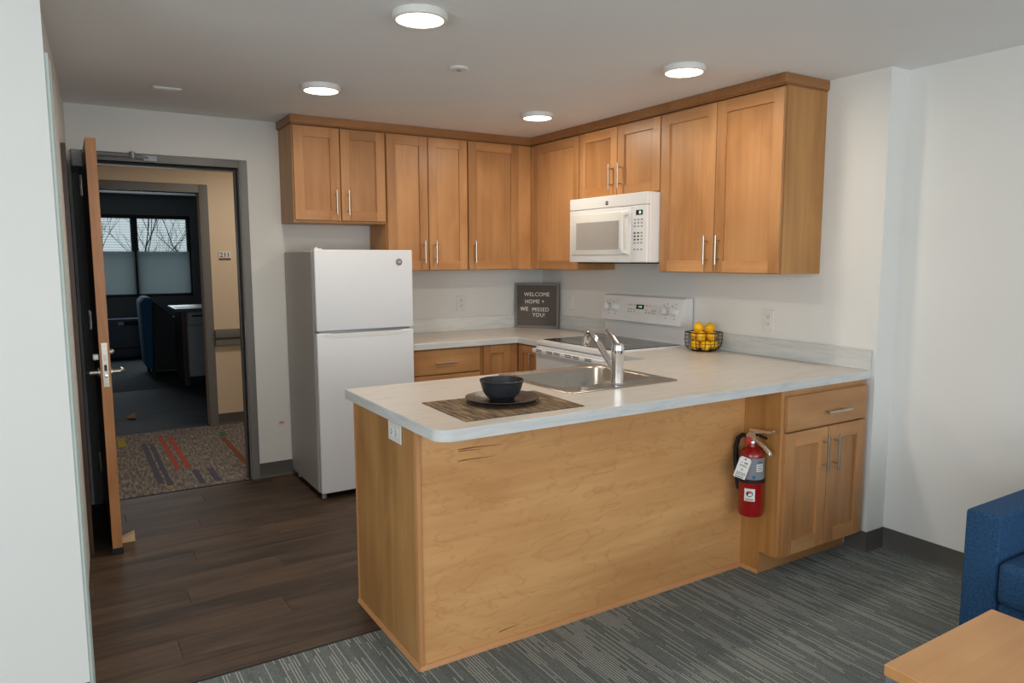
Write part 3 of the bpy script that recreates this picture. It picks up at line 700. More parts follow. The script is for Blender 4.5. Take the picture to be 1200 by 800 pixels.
B().prism([(-2.649, 0.001), (-2.662, 0.001), (-2.660, 0.010), (-2.653, 0.018), (-2.649, 0.019)], -2.3275, -0.655, 'x').out('shoe_moulding', 'maple_trim_x', pe)
B().prism([(-2.3238, 0.001), (-2.334, 0.001), (-2.332, 0.010), (-2.327, 0.018), (-2.3238, 0.019)], -2.655, -2.030, 'y').out('shoe_moulding', 'maple_trim_y', pe)
def streak(x0, z0, x1, z1, hh):
    n = 6; up_, lo = [], []
    for i in range(n+1):
        a = i/n; xx = x0+(x1-x0)*a; zz = z0+(z1-z0)*a + 0.0012*math.sin(a*5); hw_ = hh*(1-a)**0.8*(0.55 if i == 0 else 1) + 0.0003
        up_.append((xx, zz+hw_)); lo.append((xx, zz-hw_))
    B().prism(up_ + lo[::-1], -2.6485, -2.6479, 'y').out('grain_streak', 'grain_streak', pe)
streak(-2.163, 0.783, -1.975, 0.780, 0.0026); streak(-2.160, 0.776, -2.06, 0.774, 0.0018); streak(-2.165, 0.741, -2.01, 0.740, 0.0022); streak(-1.998, 0.049, -1.90, 0.058, 0.0022)
# cabinet at the wall end of the peninsula
ec = thing('base_cabinet', 'base cabinet with one drawer above two doors at the wall end of the peninsula', 'cabinet', (-0.34, -2.5, 0), 'base cabinets')
EX0, EX1, EY = -0.654, -0.036, -2.847
carcass(EX0+0.0005, EY, 0.107, EX1, -2.12, ZB-0.001, 'S').box(EX0+0.019, EY, 0.679, EX1-0.018, EY+0.02, 0.695).box(EX0+0.019, EY, 0.84, EX1-0.018, EY+0.02, ZB-0.02).out('body', 'maple_z', ec)
tag(B().prism([(-2.6495, 0.001), (-2.754, 0.001), (-2.754, 0.107), (EY, 0.107), (EY, ZB-0.001), (-2.6495, ZB-0.001)], EX0-0.004, EX0, 'x').out('side_panel', 'maple_side', ec), 'exposed side panel with a notch at the floor')
B().box(EX0+0.0005, -2.754, 0.001, -0.006, -2.740, 0.107).out('toe_kick', 'maple_x', ec)
B().prism([(EX0-0.0045, 0.001), (EX0-0.012, 0.001), (EX0-0.009, 0.012), (EX0-0.0045, 0.017)], -2.756, -2.663, 'y').out('shoe_moulding', 'maple_trim_y', ec)
B().box(EX0-0.004, EY-0.002, 0.107, EX0+0.020, EY-0.0002, ZB-0.001).out('face_stile', 'maple_trim_z', ec)
FE = south(EY-0.002)
slab(ec, FE, 'x', -0.637, -0.048, 0.690, 0.848, -0.300, 0.755, 0.175)
shaker(ec, FE, 'x', -0.641, -0.342, 0.112, 0.682, -0.378, 0.560, 0.17, 0.066)
shaker(ec, FE, 'x', -0.337, -0.046, 0.112, 0.682, -0.298, 0.560, 0.17, 0.066)
# hidden unit under the short run right of the range
bc = thing('base_cabinet', 'base cabinet between the range and the peninsula', 'cabinet', (-0.3, -1.84, 0), 'base cabinets')
B().box(-BD, -2.029, 0.1, -0.001, -1.69, ZB-0.001).out('body', 'maple_side', bc)
B().box(-BD+0.07, -2.029, 0.001, -BD+0.085, -1.69, 0.1).out('toe_kick', 'maple_y', bc)
shaker(bc, FBW, 'y', -1.955, -1.695, 0.108, 0.862, sw=0.055)
# peninsula worktop with a cut-out for the sink
SX0, SX1, SY0, SY1 = -1.615, -1.000, -2.572, -1.985
HX0, HX1, HY0, HY1 = SX0+0.02, SX1-0.02, SY0+0.02, SY1-0.02
pw = thing('worktop', 'pale laminate peninsula worktop with a rounded corner and the sink', 'worktop', (-1.3, -2.4, ZB))
rc = 0.06
arc = [(PX0+rc-rc*math.cos(a), PY0+rc-rc*math.sin(a)) for a in [PI/2*i/8 for i in range(9)]]
tb = B()
tb.prism([(PX0, PY1)] + arc + [(HX0, PY0), (HX0, PY1)], ZB, CH)
tb.prism([(HX0, PY0), (HX1, PY0), (HX1, HY0), (HX0, HY0)], ZB, CH)
tb.prism([(HX0, HY1), (HX1, HY1), (HX1, PY1), (HX0, PY1)], ZB, CH)
tb.prism([(HX1, PY0), (-0.002, PY0), (-0.002, -1.684), (-0.646, -1.684), (-0.646, PY1), (HX1, PY1)], ZB, CH)
tb.out('top', 'laminate', pw)
path = [(PX0, PY1)] + arc + [(-0.002, PY0)]
def offs(p, d):
    out = []
    for i, q in enumerate(p):
        q = Vector(q)
        a = (q-Vector(p[i-1])).normalized() if i else None
        c2 = (Vector(p[i+1])-q).normalized() if i < len(p)-1 else None
        nn = [Vector((v.y, -v.x)) for v in (a, c2) if v is not None]
        m2 = nn[0] if len(nn) == 1 else (nn[0]+nn[1])/((nn[0]+nn[1]).dot(nn[0]))
        out.append((q.x+m2.x*d, q.y+m2.y*d))
    return out
po = offs(path, -0.0016)
test = po[0][0] < PX0
if not test: po = offs(path, 0.0016)
eb = B(); lo = [[(a[0], a[1], ZB+0.0004), (c_[0], c_[1], ZB+0.0004), (c_[0], c_[1], CH-0.0025), (a[0], a[1], CH-0.0006)] for a, c_ in zip(path, po)]
eb.loft(lo); eb.out('edge_band', 'laminate_edge', pw)
B().box(-0.648, PY1, ZB+0.0005, -0.6461, -1.684, CH-0.002).out('edge_band', 'laminate_edge', pw)
B().box(PX0, PY1, ZB+0.0005, -0.648, PY1+0.0016, CH-0.002).out('edge_band', 'laminate_edge', pw)
B().box(-0.021, PY0, CH, -0.002, -1.684, 1.015).out('backsplash', 'laminate_edge', pw, bevel=0.002)

# sink
sk = thing('kitchen_sink', 'stainless steel drop-in sink in the peninsula worktop', 'sink', ((SX0+SX1)/2, (SY0+SY1)/2, CH))
BX0, BX1, BY0, BY1 = SX0+0.045, SX1-0.045, SY0+0.125, SY1-0.035
lps = [rrect(SX0, SY0, SX1, SY1, 0.03, CH+0.0005), rrect(SX0+0.002, SY0+0.002, SX1-0.002, SY1-0.002, 0.03, CH+0.004), rrect(SX0+0.012, SY0+0.012, SX1-0.012, SY1-0.012, 0.03, CH+0.006),
       rrect(SX0+0.018, SY0+0.018, SX1-0.018, SY1-0.018, 0.03, CH+0.0035), rrect(BX0-0.008, BY0-0.008, BX1+0.008, BY1+0.008, 0.075, CH+0.003), rrect(BX0, BY0, BX1, BY1, 0.07, CH-0.004),
       rrect(BX0+0.012, BY0+0.012, BX1-0.012, BY1-0.012, 0.065, CH-0.14), rrect(BX0+0.03, BY0+0.03, BX1-0.03, BY1-0.03, 0.05, CH-0.160), rrect(BX0+0.18, BY0+0.15, BX1-0.18, BY1-0.15, 0.03, CH-0.165)]
B().loft(lps, False, True).out('basin', 'steel_brushed', sk, angle=50)
B().lathe([(0.045, 0), (0.045, 0.004), (0.036, 0.003), (0.02, 0.001)], ((BX0+BX1)/2, (BY0+BY1)/2, CH-0.165), 20).out('drain', 'chrome', sk)
B().lathe([(0.022, 0), (0.022, 0.003), (0.012, 0.006)], (-1.50, -2.51, CH+0.0035), 18).out('hole_cover', 'chrome', sk)
# faucet
fx, fy = -1.318, -2.515
fc_ = thing('faucet', 'chrome single-lever kitchen faucet on the sink deck', 'faucet', (fx, fy, CH+0.0035))
B().lathe([(0.031, 0.0), (0.031, 0.006), (0.027, 0.010), (0.026, 0.13), (0.0275, 0.134), (0.0275, 0.16), (0.024, 0.175), (0.010, 0.18)], (fx, fy, CH+0.0036), 28).out('body', 'chrome', fc_)
B().tube([(fx, fy+0.005, CH+0.055), (fx-0.002, fy+0.06, CH+0.105), (fx-0.004, fy+0.12, CH+0.163), (fx-0.006, fy+0.168, CH+0.208), (fx-0.006, fy+0.19, CH+0.214), (fx-0.006, fy+0.205, CH+0.198)], [0.013, 0.0135, 0.0145, 0.0155, 0.0165, 0.0165], 14).out('spout', 'chrome', fc_)
B().lathe([(0.017, 0), (0.018, 0.02), (0.015, 0.05), (0.012, 0.053)], (fx-0.006, fy+0.203, CH+0.206), 16, (0, 0.35, -1)).out('spray_head', 'chrome', fc_)
B().tube([(fx, fy+0.005, CH+0.176), (fx+0.004, fy+0.04, CH+0.205), (fx+0.008, fy+0.085, CH+0.235)], [0.016, 0.012, 0.008], 12).out('lever', 'chrome', fc_)

# ------------------------------------------------------------------ range
RY0, RY1 = -1.682, -0.911
rg = thing('kitchen_range', 'white electric range with black glass cooktop', 'range', (-0.34, (RY0+RY1)/2, 0))
B().box(-0.640, RY0, 0.03, -0.012, RY1, 0.895).out('body', 'white_enamel', rg, bevel=0.003)
B().box(-0.665, RY0, 0.893, -0.012, RY1, 0.922).out('cooktop_frame', 'white_enamel', rg, bevel=0.006, seg=2)
tag(B().box(-0.625, RY0+0.02, 0.9225, -0.09, RY1-0.02, 0.9255).out('cooktop_glass', 'glass_top', rg, bevel=0.001), 'black glass cooktop')
for cx, cy, r in ((-0.47, -1.10, 0.10), (-0.47, -1.49, 0.115), (-0.22, -1.10, 0.075), (-0.22, -1.49, 0.075)):
    B().tube([(cx+r*math.cos(a), cy+r*math.sin(a), 0.9256) for a in [2*PI*i/36 for i in range(36)]], 0.0008, 4, True).out('burner_ring', 'grey_plastic', rg)
od = B().box(-0.675, RY0+0.008, 0.22, -0.641, RY1-0.008, 0.845).out('oven_door', 'white_enamel', rg, bevel=0.006)
B().box(-0.678, RY0+0.12, 0.38, -0.674, RY1-0.12, 0.70).out('oven_window', 'glass_top', od)
B().box(-0.715, RY0+0.02, 0.842, -0.68, RY1-0.02, 0.872).out('oven_handle', 'white_enamel', od, bevel=0.01, seg=2)
for yy_ in (RY0+0.06, RY1-0.06): B().box(-0.69, yy_-0.02, 0.835, -0.672, yy_+0.02, 0.868).out('handle_post', 'white_enamel', od)
vt = B().box(-0.671, RY0+0.008, 0.850, -0.641, RY1-0.008, 0.884).out('vent_strip', 'white_enamel', rg, bevel=0.002)
for i in range(6):
    yc = RY1-0.10-i*0.1 - (0.02 if i % 2 else 0)
    for zz in (0.862, 0.872): B().box(-0.7155, yc-0.035, zz-0.003-0.005, -0.7149, yc+0.03, zz+0.002-0.005).out('vent_slot', 'dark_gap', vt)
B().box(-0.666, RY0+0.01, 0.04, -0.641, RY1-0.01, 0.21).out('storage_drawer', 'white_enamel', rg, bevel=0.004)
# backguard, tilted face
bg = B().prism([(-0.012, 0.922), (-0.075, 0.922), (-0.082, 1.035), (-0.118, 1.04), (-0.088, 1.205), (-0.070, 1.212), (-0.012, 1.212)], RY0, RY1, 'y').out('backguard', 'white_enamel', rg, bevel=0.004, seg=2)
tilt = Vector((-0.118, 0, 1.04)), Vector((-0.088, 0, 1.205))
td = (tilt[1]-tilt[0]).normalized(); tn = Vector((-td.z, 0, td.x))
def FB(u, v, w_):
    p = tilt[0] + td*w_ + tn*v; return (p.x, u, p.z)
for u in (-0.985, -1.058, -1.545, -1.62):
    kb = B(FB); kb.loft([[(u+r*math.cos(a), h_, 0.088+r*math.sin(a)) for a in [2*PI*i/20 for i in range(20)]] for r, h_ in ((0.030, 0.001), (0.030, 0.005), (0.025, 0.008), (0.023, 0.032), (0.019, 0.036))])
    kb = kb.out('knob', 'white_plastic', bg)
    B(FB).box(u-0.005, 0.036, 0.068, u+0.005, 0.041, 0.108).out('knob_grip', 'white_plastic', kb, bevel=0.002)
cp = B(FB).box(-1.455, 0.0006, 0.055, -1.165, 0.002, 0.125).out('control_pad', 'white_plastic', bg)
B(FB).box(-1.335, 0.0022, 0.087, -1.262, 0.0035, 0.117).out('display', 'black_plastic', bg)
text('digits', '12:00', 0.017, 'display_green', lambda x, y_, z_: FB(-1.2985-x, 0.0036+z_, 0.102+y_), bg, 0.0003)
for u in (-1.19, -1.215, -1.245, -1.36, -1.39, -1.42, -1.44):
    for w_ in (0.067, 0.083, 0.112):
        if random.random() < 0.8: B(FB).box(u-0.007, 0.0022, w_-0.0035, u+0.007, 0.0028, w_+0.0035).out('button', 'grey_plastic', bg)
for u in (-0.985, -1.058, -1.545, -1.62):
    for du, w_ in ((-0.002, 0.135), (0.0, 0.042), (0.03, 0.125)): B(FB).box(u+du-0.003, 0.0006, w_-0.003, u+du+0.003, 0.0012, w_+0.003).out('dial_mark', 'ink', bg)

# ------------------------------------------------------------------ microwave
MX, MY0, MY1, MZ0, MZ1 = -0.415, -1.694, -0.938, 1.430, 1.8445
mw = thing('microwave', 'white microwave mounted above the range', 'microwave', (-0.2, (MY0+MY1)/2, MZ0))
B().box(MX+0.025, MY0, MZ0+0.004, -0.002, MY1, MZ1).out('case', 'white_enamel', mw, bevel=0.003)
B().box(-0.36, MY0+0.02, MZ0-0.004, -0.03, MY1-0.02, MZ0+0.004).out('underside', 'dark_gap', mw)
FM = west(MX)
B(FM).box(MY0, -0.024, 1.772, MY1, 0.0, MZ1).out('top_vent_strip', 'white_enamel', mw, bevel=0.003)
md = B(FM); 
md.box(-1.555, -0.024, MZ0+0.004, MY1, 0, 1.770); md = md.out('door', 'white_enamel', mw, bevel=0.005, seg=2)
mfr = B(FM); mfr.loft([[(u, 0.0005, z_) for u, z_ in ((-1.535, 1.478), (-0.972, 1.478), (-0.972, 1.745), (-1.535, 1.745))], [(u, 0.005, z_) for u, z_ in ((-1.53, 1.483), (-0.977, 1.483), (-0.977, 1.740), (-1.53, 1.740))]])
mfr.out('door_bezel', 'white_plastic', md, bevel=0.002)
B(FM).box(-1.447, 0.0052, 1.515, -1.018, 0.0065, 1.688).out('door_window', 'micro_glass', md)
hb_ = B(FM); hb_.tube([(-1.520, 0.006, 1.728), (-1.520, 0.040, 1.722), (-1.520, 0.044, 1.700), (-1.520, 0.044, 1.520), (-1.520, 0.040, 1.498), (-1.520, 0.006, 1.492)], [0.014, 0.014, 0.013, 0.013, 0.014, 0.014], 10)
hb_.out('door_handle', 'white_plastic', md)
pn = B(FM).box(MY0, -0.024, MZ0+0.004, -1.557, 0, 1.770).out('keypad_panel', 'white_enamel', mw, bevel=0.004)
B(FM).box(-1.655, 0.0003, 1.713, -1.597, 0.0015, 1.742).out('display', 'black_plastic', pn)
B(FM).box(-1.640, 0.0016, 1.720, -1.625, 0.0022, 1.736).out('digits', 'display_green', pn)
for r_ in range(10):
    if r_ in (3, 8): continue
    for c_ in range(3):
        zz = 1.686 - r_*0.0195; u = -1.588 - c_*0.030
        B(FM).box(u-0.008, 0.0003, zz-0.0045, u+0.008, 0.0012, zz+0.0045).out('key', 'ink' if 4 <= r_ <= 6 and c_ < 2 else 'grey_plastic', pn)
em = B(FM); em.loft([[(-1.325+r*math.cos(a), h_, 1.800+r*math.sin(a)) for a in [2*PI*i/20 for i in range(20)]] for r, h_ in ((0.013, 0.0003), (0.013, 0.0016))])
em = em.out('emblem', 'ink', mw)
text('monogram', 'GE', 0.013, 'label_white', lambda x, y_, z_: FM(-1.325-x, 0.0017+z_, 1.800+y_), mw, 0.0003)

# ------------------------------------------------------------------ refrigerator
RX0, RX1 = -2.067, -1.446
rf = thing('refrigerator', 'white top-freezer refrigerator beside the entry', 'refrigerator', ((RX0+RX1)/2, -0.33, 0))
tag(B().box(RX0, -0.615, 0.035, RX1, -0.012, 1.507).out('cabinet', 'fridge_side', rf, bevel=0.005), 'textured grey-looking side casing')
FR = south(-0.622)
B(FR).box(RX0+0.006, -0.007, 0.045, RX1-0.006, 0.0, 1.505).out('gasket', 'grey_plastic', rf)
fd = B(FR).box(RX0, 0.0005, 1.032, RX1, 0.054, 1.514).out('freezer_door', 'fridge_white', rf, bevel=0.009, seg=3)
md_ = B(FR).box(RX0, 0.0005, 0.040, RX1, 0.054, 1.020).out('fridge_door', 'fridge_white', rf, bevel=0.009, seg=3)
B(FR).prism([(RX0+0.02, 0.03), (RX0+0.09, 0.056), (RX1-0.09, 0.056), (RX1-0.02, 0.03)], 1.0205, 1.0315).out('grip_gap', 'closer_grey', rf)
B(FR).prism([(-2.04, 1.012), (-1.47, 1.012), (-1.55, 0.990), (-1.97, 0.990)], 0.0542, 0.0552, 'y').out('grip_recess', 'white_plastic', md_)
hg = B(); hg.box(RX0+0.005, -0.665, 1.514, RX0+0.05, -0.60, 1.522); hg.lathe([(0.010, 0), (0.010, 0.012), (0.006, 0.014)], (RX0+0.02, -0.65, 1.514), 12)
hg.out('hinge_cap', 'white_plastic', rf, bevel=0.001)
for xx in (RX0+0.03, RX1-0.03):
    for yy_ in (-0.62, -0.10): B().lathe([(0.016, 0.001), (0.016, 0.02), (0.011, 0.024), (0.011, 0.04)], (xx, yy_, 0), 14).out('foot', 'grey_plastic', rf)
eg = B(FR); eg.loft([[(-1.537+r*math.cos(a), h_, 1.440+r*math.sin(a)) for a in [2*PI*i/24 for i in range(24)]] for r, h_ in ((0.021, 0.0541), (0.021, 0.0560), (0.018, 0.0565))])
eg = eg.out('emblem', 'grey_frame', fd)
text('monogram', 'GE', 0.020, 'label_white', lambda x, y_, z_: FR(-1.537+x, 0.0566+z_, 1.440+y_), fd, 0.0004)

# ------------------------------------------------------------------ outlets and switch
def plate(F, u, w_, label, kind, grp='white wall plates', horiz=False):
    p0 = F(u, 0.0, w_)
    t = thing('light_switch' if kind == 'switch' else 'power_outlet', label, 'switch' if kind == 'switch' else 'outlet', p0)
    def bx(a, b_, c_, d_, e, f_): 
        q = B(F)
        if horiz: q.box(u+c_, b_, w_+a, u+f_, e, w_+d_)
        else: q.box(u+a, b_, w_+c_, u+d_, e, w_+f_)
        return q
    bx(-0.036, 0.0006, -0.058, 0.036, 0.006, 0.058).out('cover_plate', 'white_plastic', t, bevel=0.002)
    if kind == 'switch':
        bx(-0.017, 0.006, -0.034, 0.017, 0.009, 0.034).out('rocker', 'white_plastic', t, bevel=0.001)
    else:
        for s in (-1, 1):
            r = bx(-0.017, 0.006, s*0.020-0.014, 0.017, 0.0085, s*0.020+0.014).out('socket', 'white_plastic', t, bevel=0.003)
            for du in (-0.006, 0.006): bx(du-0.0012, 0.0085, s*0.020-0.003, du+0.0012, 0.0089, s*0.020+0.006).out('slot', 'ink', r)
            bx(-0.002, 0.0085, s*0.020-0.010, 0.002, 0.0089, s*0.020-0.006).out('slot', 'ink', r)
    return t
plate(south(0.0), -0.750, 1.122, 'white outlet on the wall above the back worktop', 'outlet')
plate(west(0.0), -0.396, 1.123, 'white rocker switch beside the letter board', 'switch')
plate(west(0.0), -2.241, 1.115, 'white outlet above the peninsula backsplash', 'outlet')
plate(west(-2.3236), -2.468, 0.832, 'white outlet on the end panel of the peninsula', 'outlet', horiz=True)

# ------------------------------------------------------------------ things on the worktops
# letter board standing across the corner
bw, bh = 0.355, 0.352
p0 = Vector((-0.283, -0.035, CH)); p1 = Vector((-0.040, -0.292, CH))
ud = (p1-p0).normalized(); nd = Vector((ud.y, -ud.x, 0)); nd = nd if nd.dot(Vector((-1, -1, 0))) > 0 else -nd
lean = 0.05; wdv = (Vector((0, 0, 1)) - nd*lean).normalized(); vd = (nd + Vector((0, 0, 1))*lean).normalized()
mid = (p0+p1)/2
bw = (p1-p0).length
def FL(u, v, w_):
    p = mid + ud*u + vd*v + wdv*w_; return (p.x, p.y, p.z+0.001)
lb = thing('letter_board', 'dark grey felt letter board with a welcome message standing in the corner', 'letter board', tuple(mid))
B(FL).box(-bw/2+0.012, -0.004, 0.012, bw/2-0.012, 0.004, bh-0.012).out('felt', 'grooved_felt', lb)
for a in ((-bw/2, -0.008, 0, -bw/2+0.018, 0.012, bh), (bw/2-0.018, -0.008, 0, bw/2, 0.012, bh), (-bw/2+0.018, -0.008, 0, bw/2-0.018, 0.012, 0.018), (-bw/2+0.018, -0.008, bh-0.018, bw/2-0.018, 0.012, bh)):
    B(FL).box(*a).out('frame_bar', 'board_frame', lb, bevel=0.002)
for s, u, w_ in (('WELCOME', -0.002, 0.262), ('HOME +', -0.018, 0.206), ('WE', -0.102, 0.147), ('MISSED', 0.030, 0.143), ('YOU!', 0.016, 0.100)):
    text('lettering', s, 0.044, 'letter_white', lambda x, y_, z_, u=u, w_=w_: FL(u+x*0.92, 0.0045+z_, w_+y_), lb, 0.001, 1.08)
# placemat
pm = B().prism([(-2.192, -2.410), (-2.200, -2.780), (-1.706, -2.788), (-1.690, -2.428)], CH+0.0006, CH+0.003).out('placemat', 'placemat_weave', bevel=0.001)
tag(recenter(pm, (-1.95, -2.6, CH)), 'brown ribbed woven placemat on the peninsula worktop', 'placemat')
px, py, pz = -1.925, -2.560, CH+0.0032
tag(recenter(B().lathe([(0.07, 0), (0.085, 0.002), (0.10, 0.008), (0.128, 0.014), (0.140, 0.018), (0.1415, 0.0205), (0.139, 0.0215), (0.126, 0.0175), (0.098, 0.012), (0.085, 0.0065), (0.0, 0.006)], (px, py, pz), 48).out('dinner_plate', 'plate_black'), (px, py, pz)), 'black rimmed dinner plate on the woven placemat', 'plate')
bz = pz+0.0068; bpx, bpy_ = -1.922, -2.552
bo = B().lathe([(0.047, 0), (0.049, 0.007), (0.056, 0.012), (0.0635, 0.020), (0.0655, 0.0225), (0.0655, 0.0235), (0.0690, 0.029), (0.0755, 0.045), (0.0795, 0.060), (0.0808, 0.064), (0.0800, 0.065), (0.0835, 0.070), (0.0850, 0.078), (0.0825, 0.0785), (0.0795, 0.070), (0.0745, 0.050), (0.066, 0.030), (0.050, 0.015), (0.0, 0.011)], (bpx, bpy_, bz), 44).out('cereal_bowl', 'matte_black', angle=50)
tag(recenter(bo, (bpx, bpy_, bz)), 'small dark charcoal bowl standing on the black plate', 'bowl')
# wire basket of lemons
bx_, by_, bzz = -0.130, -1.885, CH+0.004
bk = thing('wire_basket', 'black wire basket of lemons beside the range', 'basket', (bx_, by_, CH))
def hexring(r, z_, n=6, a0=0.35):
    pts = []
    for i in range(n):
        a = a0 + 2*PI*i/n; b2 = a0 + 2*PI*(i+1)/n
        for k_ in range(4):
            t_ = k_/4; pts.append((bx_+r*((1-t_)*math.cos(a)+t_*math.cos(b2)), by_+r*((1-t_)*math.sin(a)+t_*math.sin(b2)), z_))
    return pts
prof = [(0.068, 0.003), (0.088, 0.012), (0.103, 0.034), (0.107, 0.060), (0.106, 0.085), (0.106, 0.108)]
B().tube(hexring(0.106, bzz+0.108), 0.0032, 6, True).out('rim', 'wire_black', bk)
B().tube(hexring(0.068, bzz+0.003-0.003+0.001), 0.0028, 6, True).out('base_ring', 'wire_black', bk)
for r, h in ((0.095, 0.022), (0.105, 0.045), (0.1068, 0.066), (0.106, 0.087)): B().tube(hexring(r, bzz+h), 0.0012, 4, True).out('wire', 'wire_black', bk)
for i in range(12):
    a = 0.35 + PI*i/6; k_ = 1.0 if i % 2 == 0 else math.cos(PI/6)
    B().tube([(bx_+r*k_*math.cos(a), by_+r*k_*math.sin(a), bzz+h) for r, h in prof], 0.0026 if i % 2 == 0 else 0.0018, 5).out('rib', 'wire_black', bk)
for a in (0.35, 0.35+PI/3, 0.35+2*PI/3):
    B().tube([(bx_+0.068*math.cos(a), by_+0.068*math.sin(a), bzz+0.0015), (bx_-0.068*math.cos(a), by_-0.068*math.sin(a), bzz+0.0015)], 0.0016, 5).out('base_wire', 'wire_black', bk)
lem = B().lathe([(0.002, -0.040), (0.006, -0.038), (0.014, -0.033), (0.024, -0.023), (0.0305, -0.009), (0.0315, 0.004), (0.028, 0.016), (0.019, 0.027), (0.010, 0.033), (0.006, 0.037), (0.002, 0.039)], (0, 0, 0), 20).out('lemon', 'lemon_peel', angle=80)
spots = []
for k_, ds in enumerate(('front of the bottom layer in the wire basket', 'right of the bottom layer in the wire basket', 'right rear of the bottom layer in the wire basket', 'left rear of the bottom layer in the wire basket', 'left of the bottom layer in the wire basket')):
    a = math.radians(-123 + 72*k_); spots.append((0.055*math.cos(a), 0.055*math.sin(a), 0.0385, ds))
for k_, ds in enumerate(('front left of the second layer in the wire basket', 'front right of the second layer in the wire basket', 'rear of the second layer in the wire basket', 'left rear of the second layer in the wire basket')):
    a = math.radians(-155 + 90*k_); spots.append((0.046*math.cos(a), 0.046*math.sin(a), 0.090, ds))
spots += [(-0.028, 0.016, 0.140, 'top of the pile, left of the two'), (0.028, -0.020, 0.138, 'top of the pile, right of the two')]
for i, (dx, dy, dz, ds) in enumerate(spots):
    o = lem if i == 0 else lem.copy()
    if i: C.objects.link(o)
    o.location = (bx_+dx, by_+dy, CH+dz)
    if i < 9: o.rotation_euler = (PI/2+random.uniform(-.25, .25), 0, random.uniform(0, PI))
    else: o.rotation_euler = ((0.25, 0.1, 0.3) if i == 9 else (0.55, 0.75, 0.2))
    o.scale = (0.97, 0.97, 0.88)
    tag(o, 'yellow lemon at the ' + ds, 'lemon', 'lemons in the basket')

# ------------------------------------------------------------------ fire extinguisher on the cabinet side
ex, ey = -0.722, -2.752
fe = thing('fire_extinguisher', 'red fire extinguisher hung on the side of the end cabinet', 'fire extinguisher', (ex, ey, 0.30))
RR = 0.054
B().lathe([(0.040, 0.298), (0.050, 0.300), (RR, 0.308), (RR, 0.575), (0.052, 0.588), (0.044, 0.600), (0.030, 0.610), (0.020, 0.615), (0.018, 0.630)], (ex, ey, 0), 36).out('cylinder', 'red_enamel', fe)
tag(B().lathe([(RR+0.0002, 0.474), (RR+0.0009, 0.474), (RR+0.0009, 0.572), (RR+0.0002, 0.572)], (ex, ey, 0), 36).out('instruction_label', 'label_grey', fe), 'grey printed label band')
B().lathe([(RR+0.0002, 0.456), (RR+0.004, 0.456), (RR+0.004, 0.472), (RR+0.0002, 0.472)], (ex, ey, 0), 36).out('strap', 'black_rubber', fe)
B().box(ex+RR-0.002, ey-0.02, 0.452, -0.6585, ey+0.02, 0.60).out('wall_bracket', 'black_plastic', fe)
def FC(u, v, w_):
    a = math.radians(225) + u/RR; r = RR+v
    return (ex+r*math.cos(a), ey+r*math.sin(a), w_)
def curved(u0, u1, w0, w1, v0, v1, name, mat, par):
    b_ = B(FC); n = 8
    b_.loft([[(u0+(u1-u0)*i/n, v0, w0), (u0+(u1-u0)*i/n, v1, w0), (u0+(u1-u0)*i/n, v1, w1), (u0+(u1-u0)*i/n, v0, w1)] for i in range(n+1)])
    return b_.out(name, mat, par)
st_ = curved(-0.034, 0.012, 0.375, 0.432, 0.0004, 0.0012, 'sticker', 'label_white', fe)
ck = B(FC); ck.loft([[(-0.011+r*math.cos(a), h_, 0.409+r*math.sin(a)) for a in [2*PI*i/20 for i in range(20)]] for r, h_ in ((0.0145, 0.0012), (0.0145, 0.0016))]); ck.out('sticker_disc', 'ink', st_)
ck = B(FC); ck.loft([[(-0.011+q[0], h_, 0.411+q[1]) for q in ((-0.007, 0), (0.007, 0), (0.006, 0.006), (0.0, 0.010), (-0.006, 0.006))] for h_ in (0.0016, 0.002)]); ck.out('sticker_helmet', 'label_red', st_)
ck = B(FC); ck.loft([[(-0.011+q[0], h_, 0.404+q[1]) for q in ((-0.006, -0.005), (0.006, -0.005), (0.005, 0.006), (-0.005, 0.006))] for h_ in (0.0016, 0.002)]); ck.out('sticker_face', 'label_white', st_)
for w_ in (0.386, 0.380): curved(-0.028, 0.006, w_-0.0012, w_+0.0012, 0.0012, 0.0016, 'sticker_print', 'ink', st_)
lw = curved(0.015, 0.046, 0.512, 0.545, 0.001, 0.0018, 'label_box', 'label_white', fe)
for w_ in (0.519, 0.5285, 0.538): curved(0.018, 0.043, w_-0.0018, w_+0.0018, 0.0018, 0.0022, 'label_print', 'ink', lw)
curved(-0.002, 0.012, 0.478, 0.494, 0.001, 0.0016, 'label_pictogram', 'label_blue', fe)
curved(0.018, 0.045, 0.553, 0.556, 0.001, 0.0016, 'label_line', 'ink', fe)
# valve, levers, hose, gauge
B().lathe([(0.018, 0.628), (0.018, 0.640), (0.013, 0.644), (0.013, 0.672), (0.016, 0.674), (0.016, 0.682), (0.006, 0.686)], (ex, ey, 0), 18).tube([(ex, ey, 0.658), (ex-0.002, ey+0.030, 0.660)], 0.011, 10).box(ex-0.016, ey-0.026, 0.646, ex+0.016, ey+0.016, 0.680).out('valve', 'chrome', fe, bevel=0.002)
B().loft([[(ex-0.009, a_, z0), (ex+0.009, a_, z0), (ex+0.009, a_, z1), (ex-0.009, a_, z1)] for a_, z0, z1 in ((ey+0.014, 0.672, 0.694), (ey-0.04, 0.684, 0.699), (ey-0.112, 0.696, 0.708))]).out('top_lever', 'chrome', fe, bevel=0.002)
B().loft([[(ex-0.009, a_, z0), (ex+0.009, a_, z0), (ex+0.009, a_, z1), (ex-0.009, a_, z1)] for a_, z0, z1 in ((ey-0.010, 0.648, 0.668), (ey-0.035, 0.636, 0.656), (ey-0.100, 0.590, 0.608))]).out('carry_handle', 'chrome', fe, bevel=0.002)
B().tube([(ex, ey-0.03, 0.672), (ex, ey-0.075, 0.666)], 0.007, 8).out('safety_pin', 'black_plastic', fe)
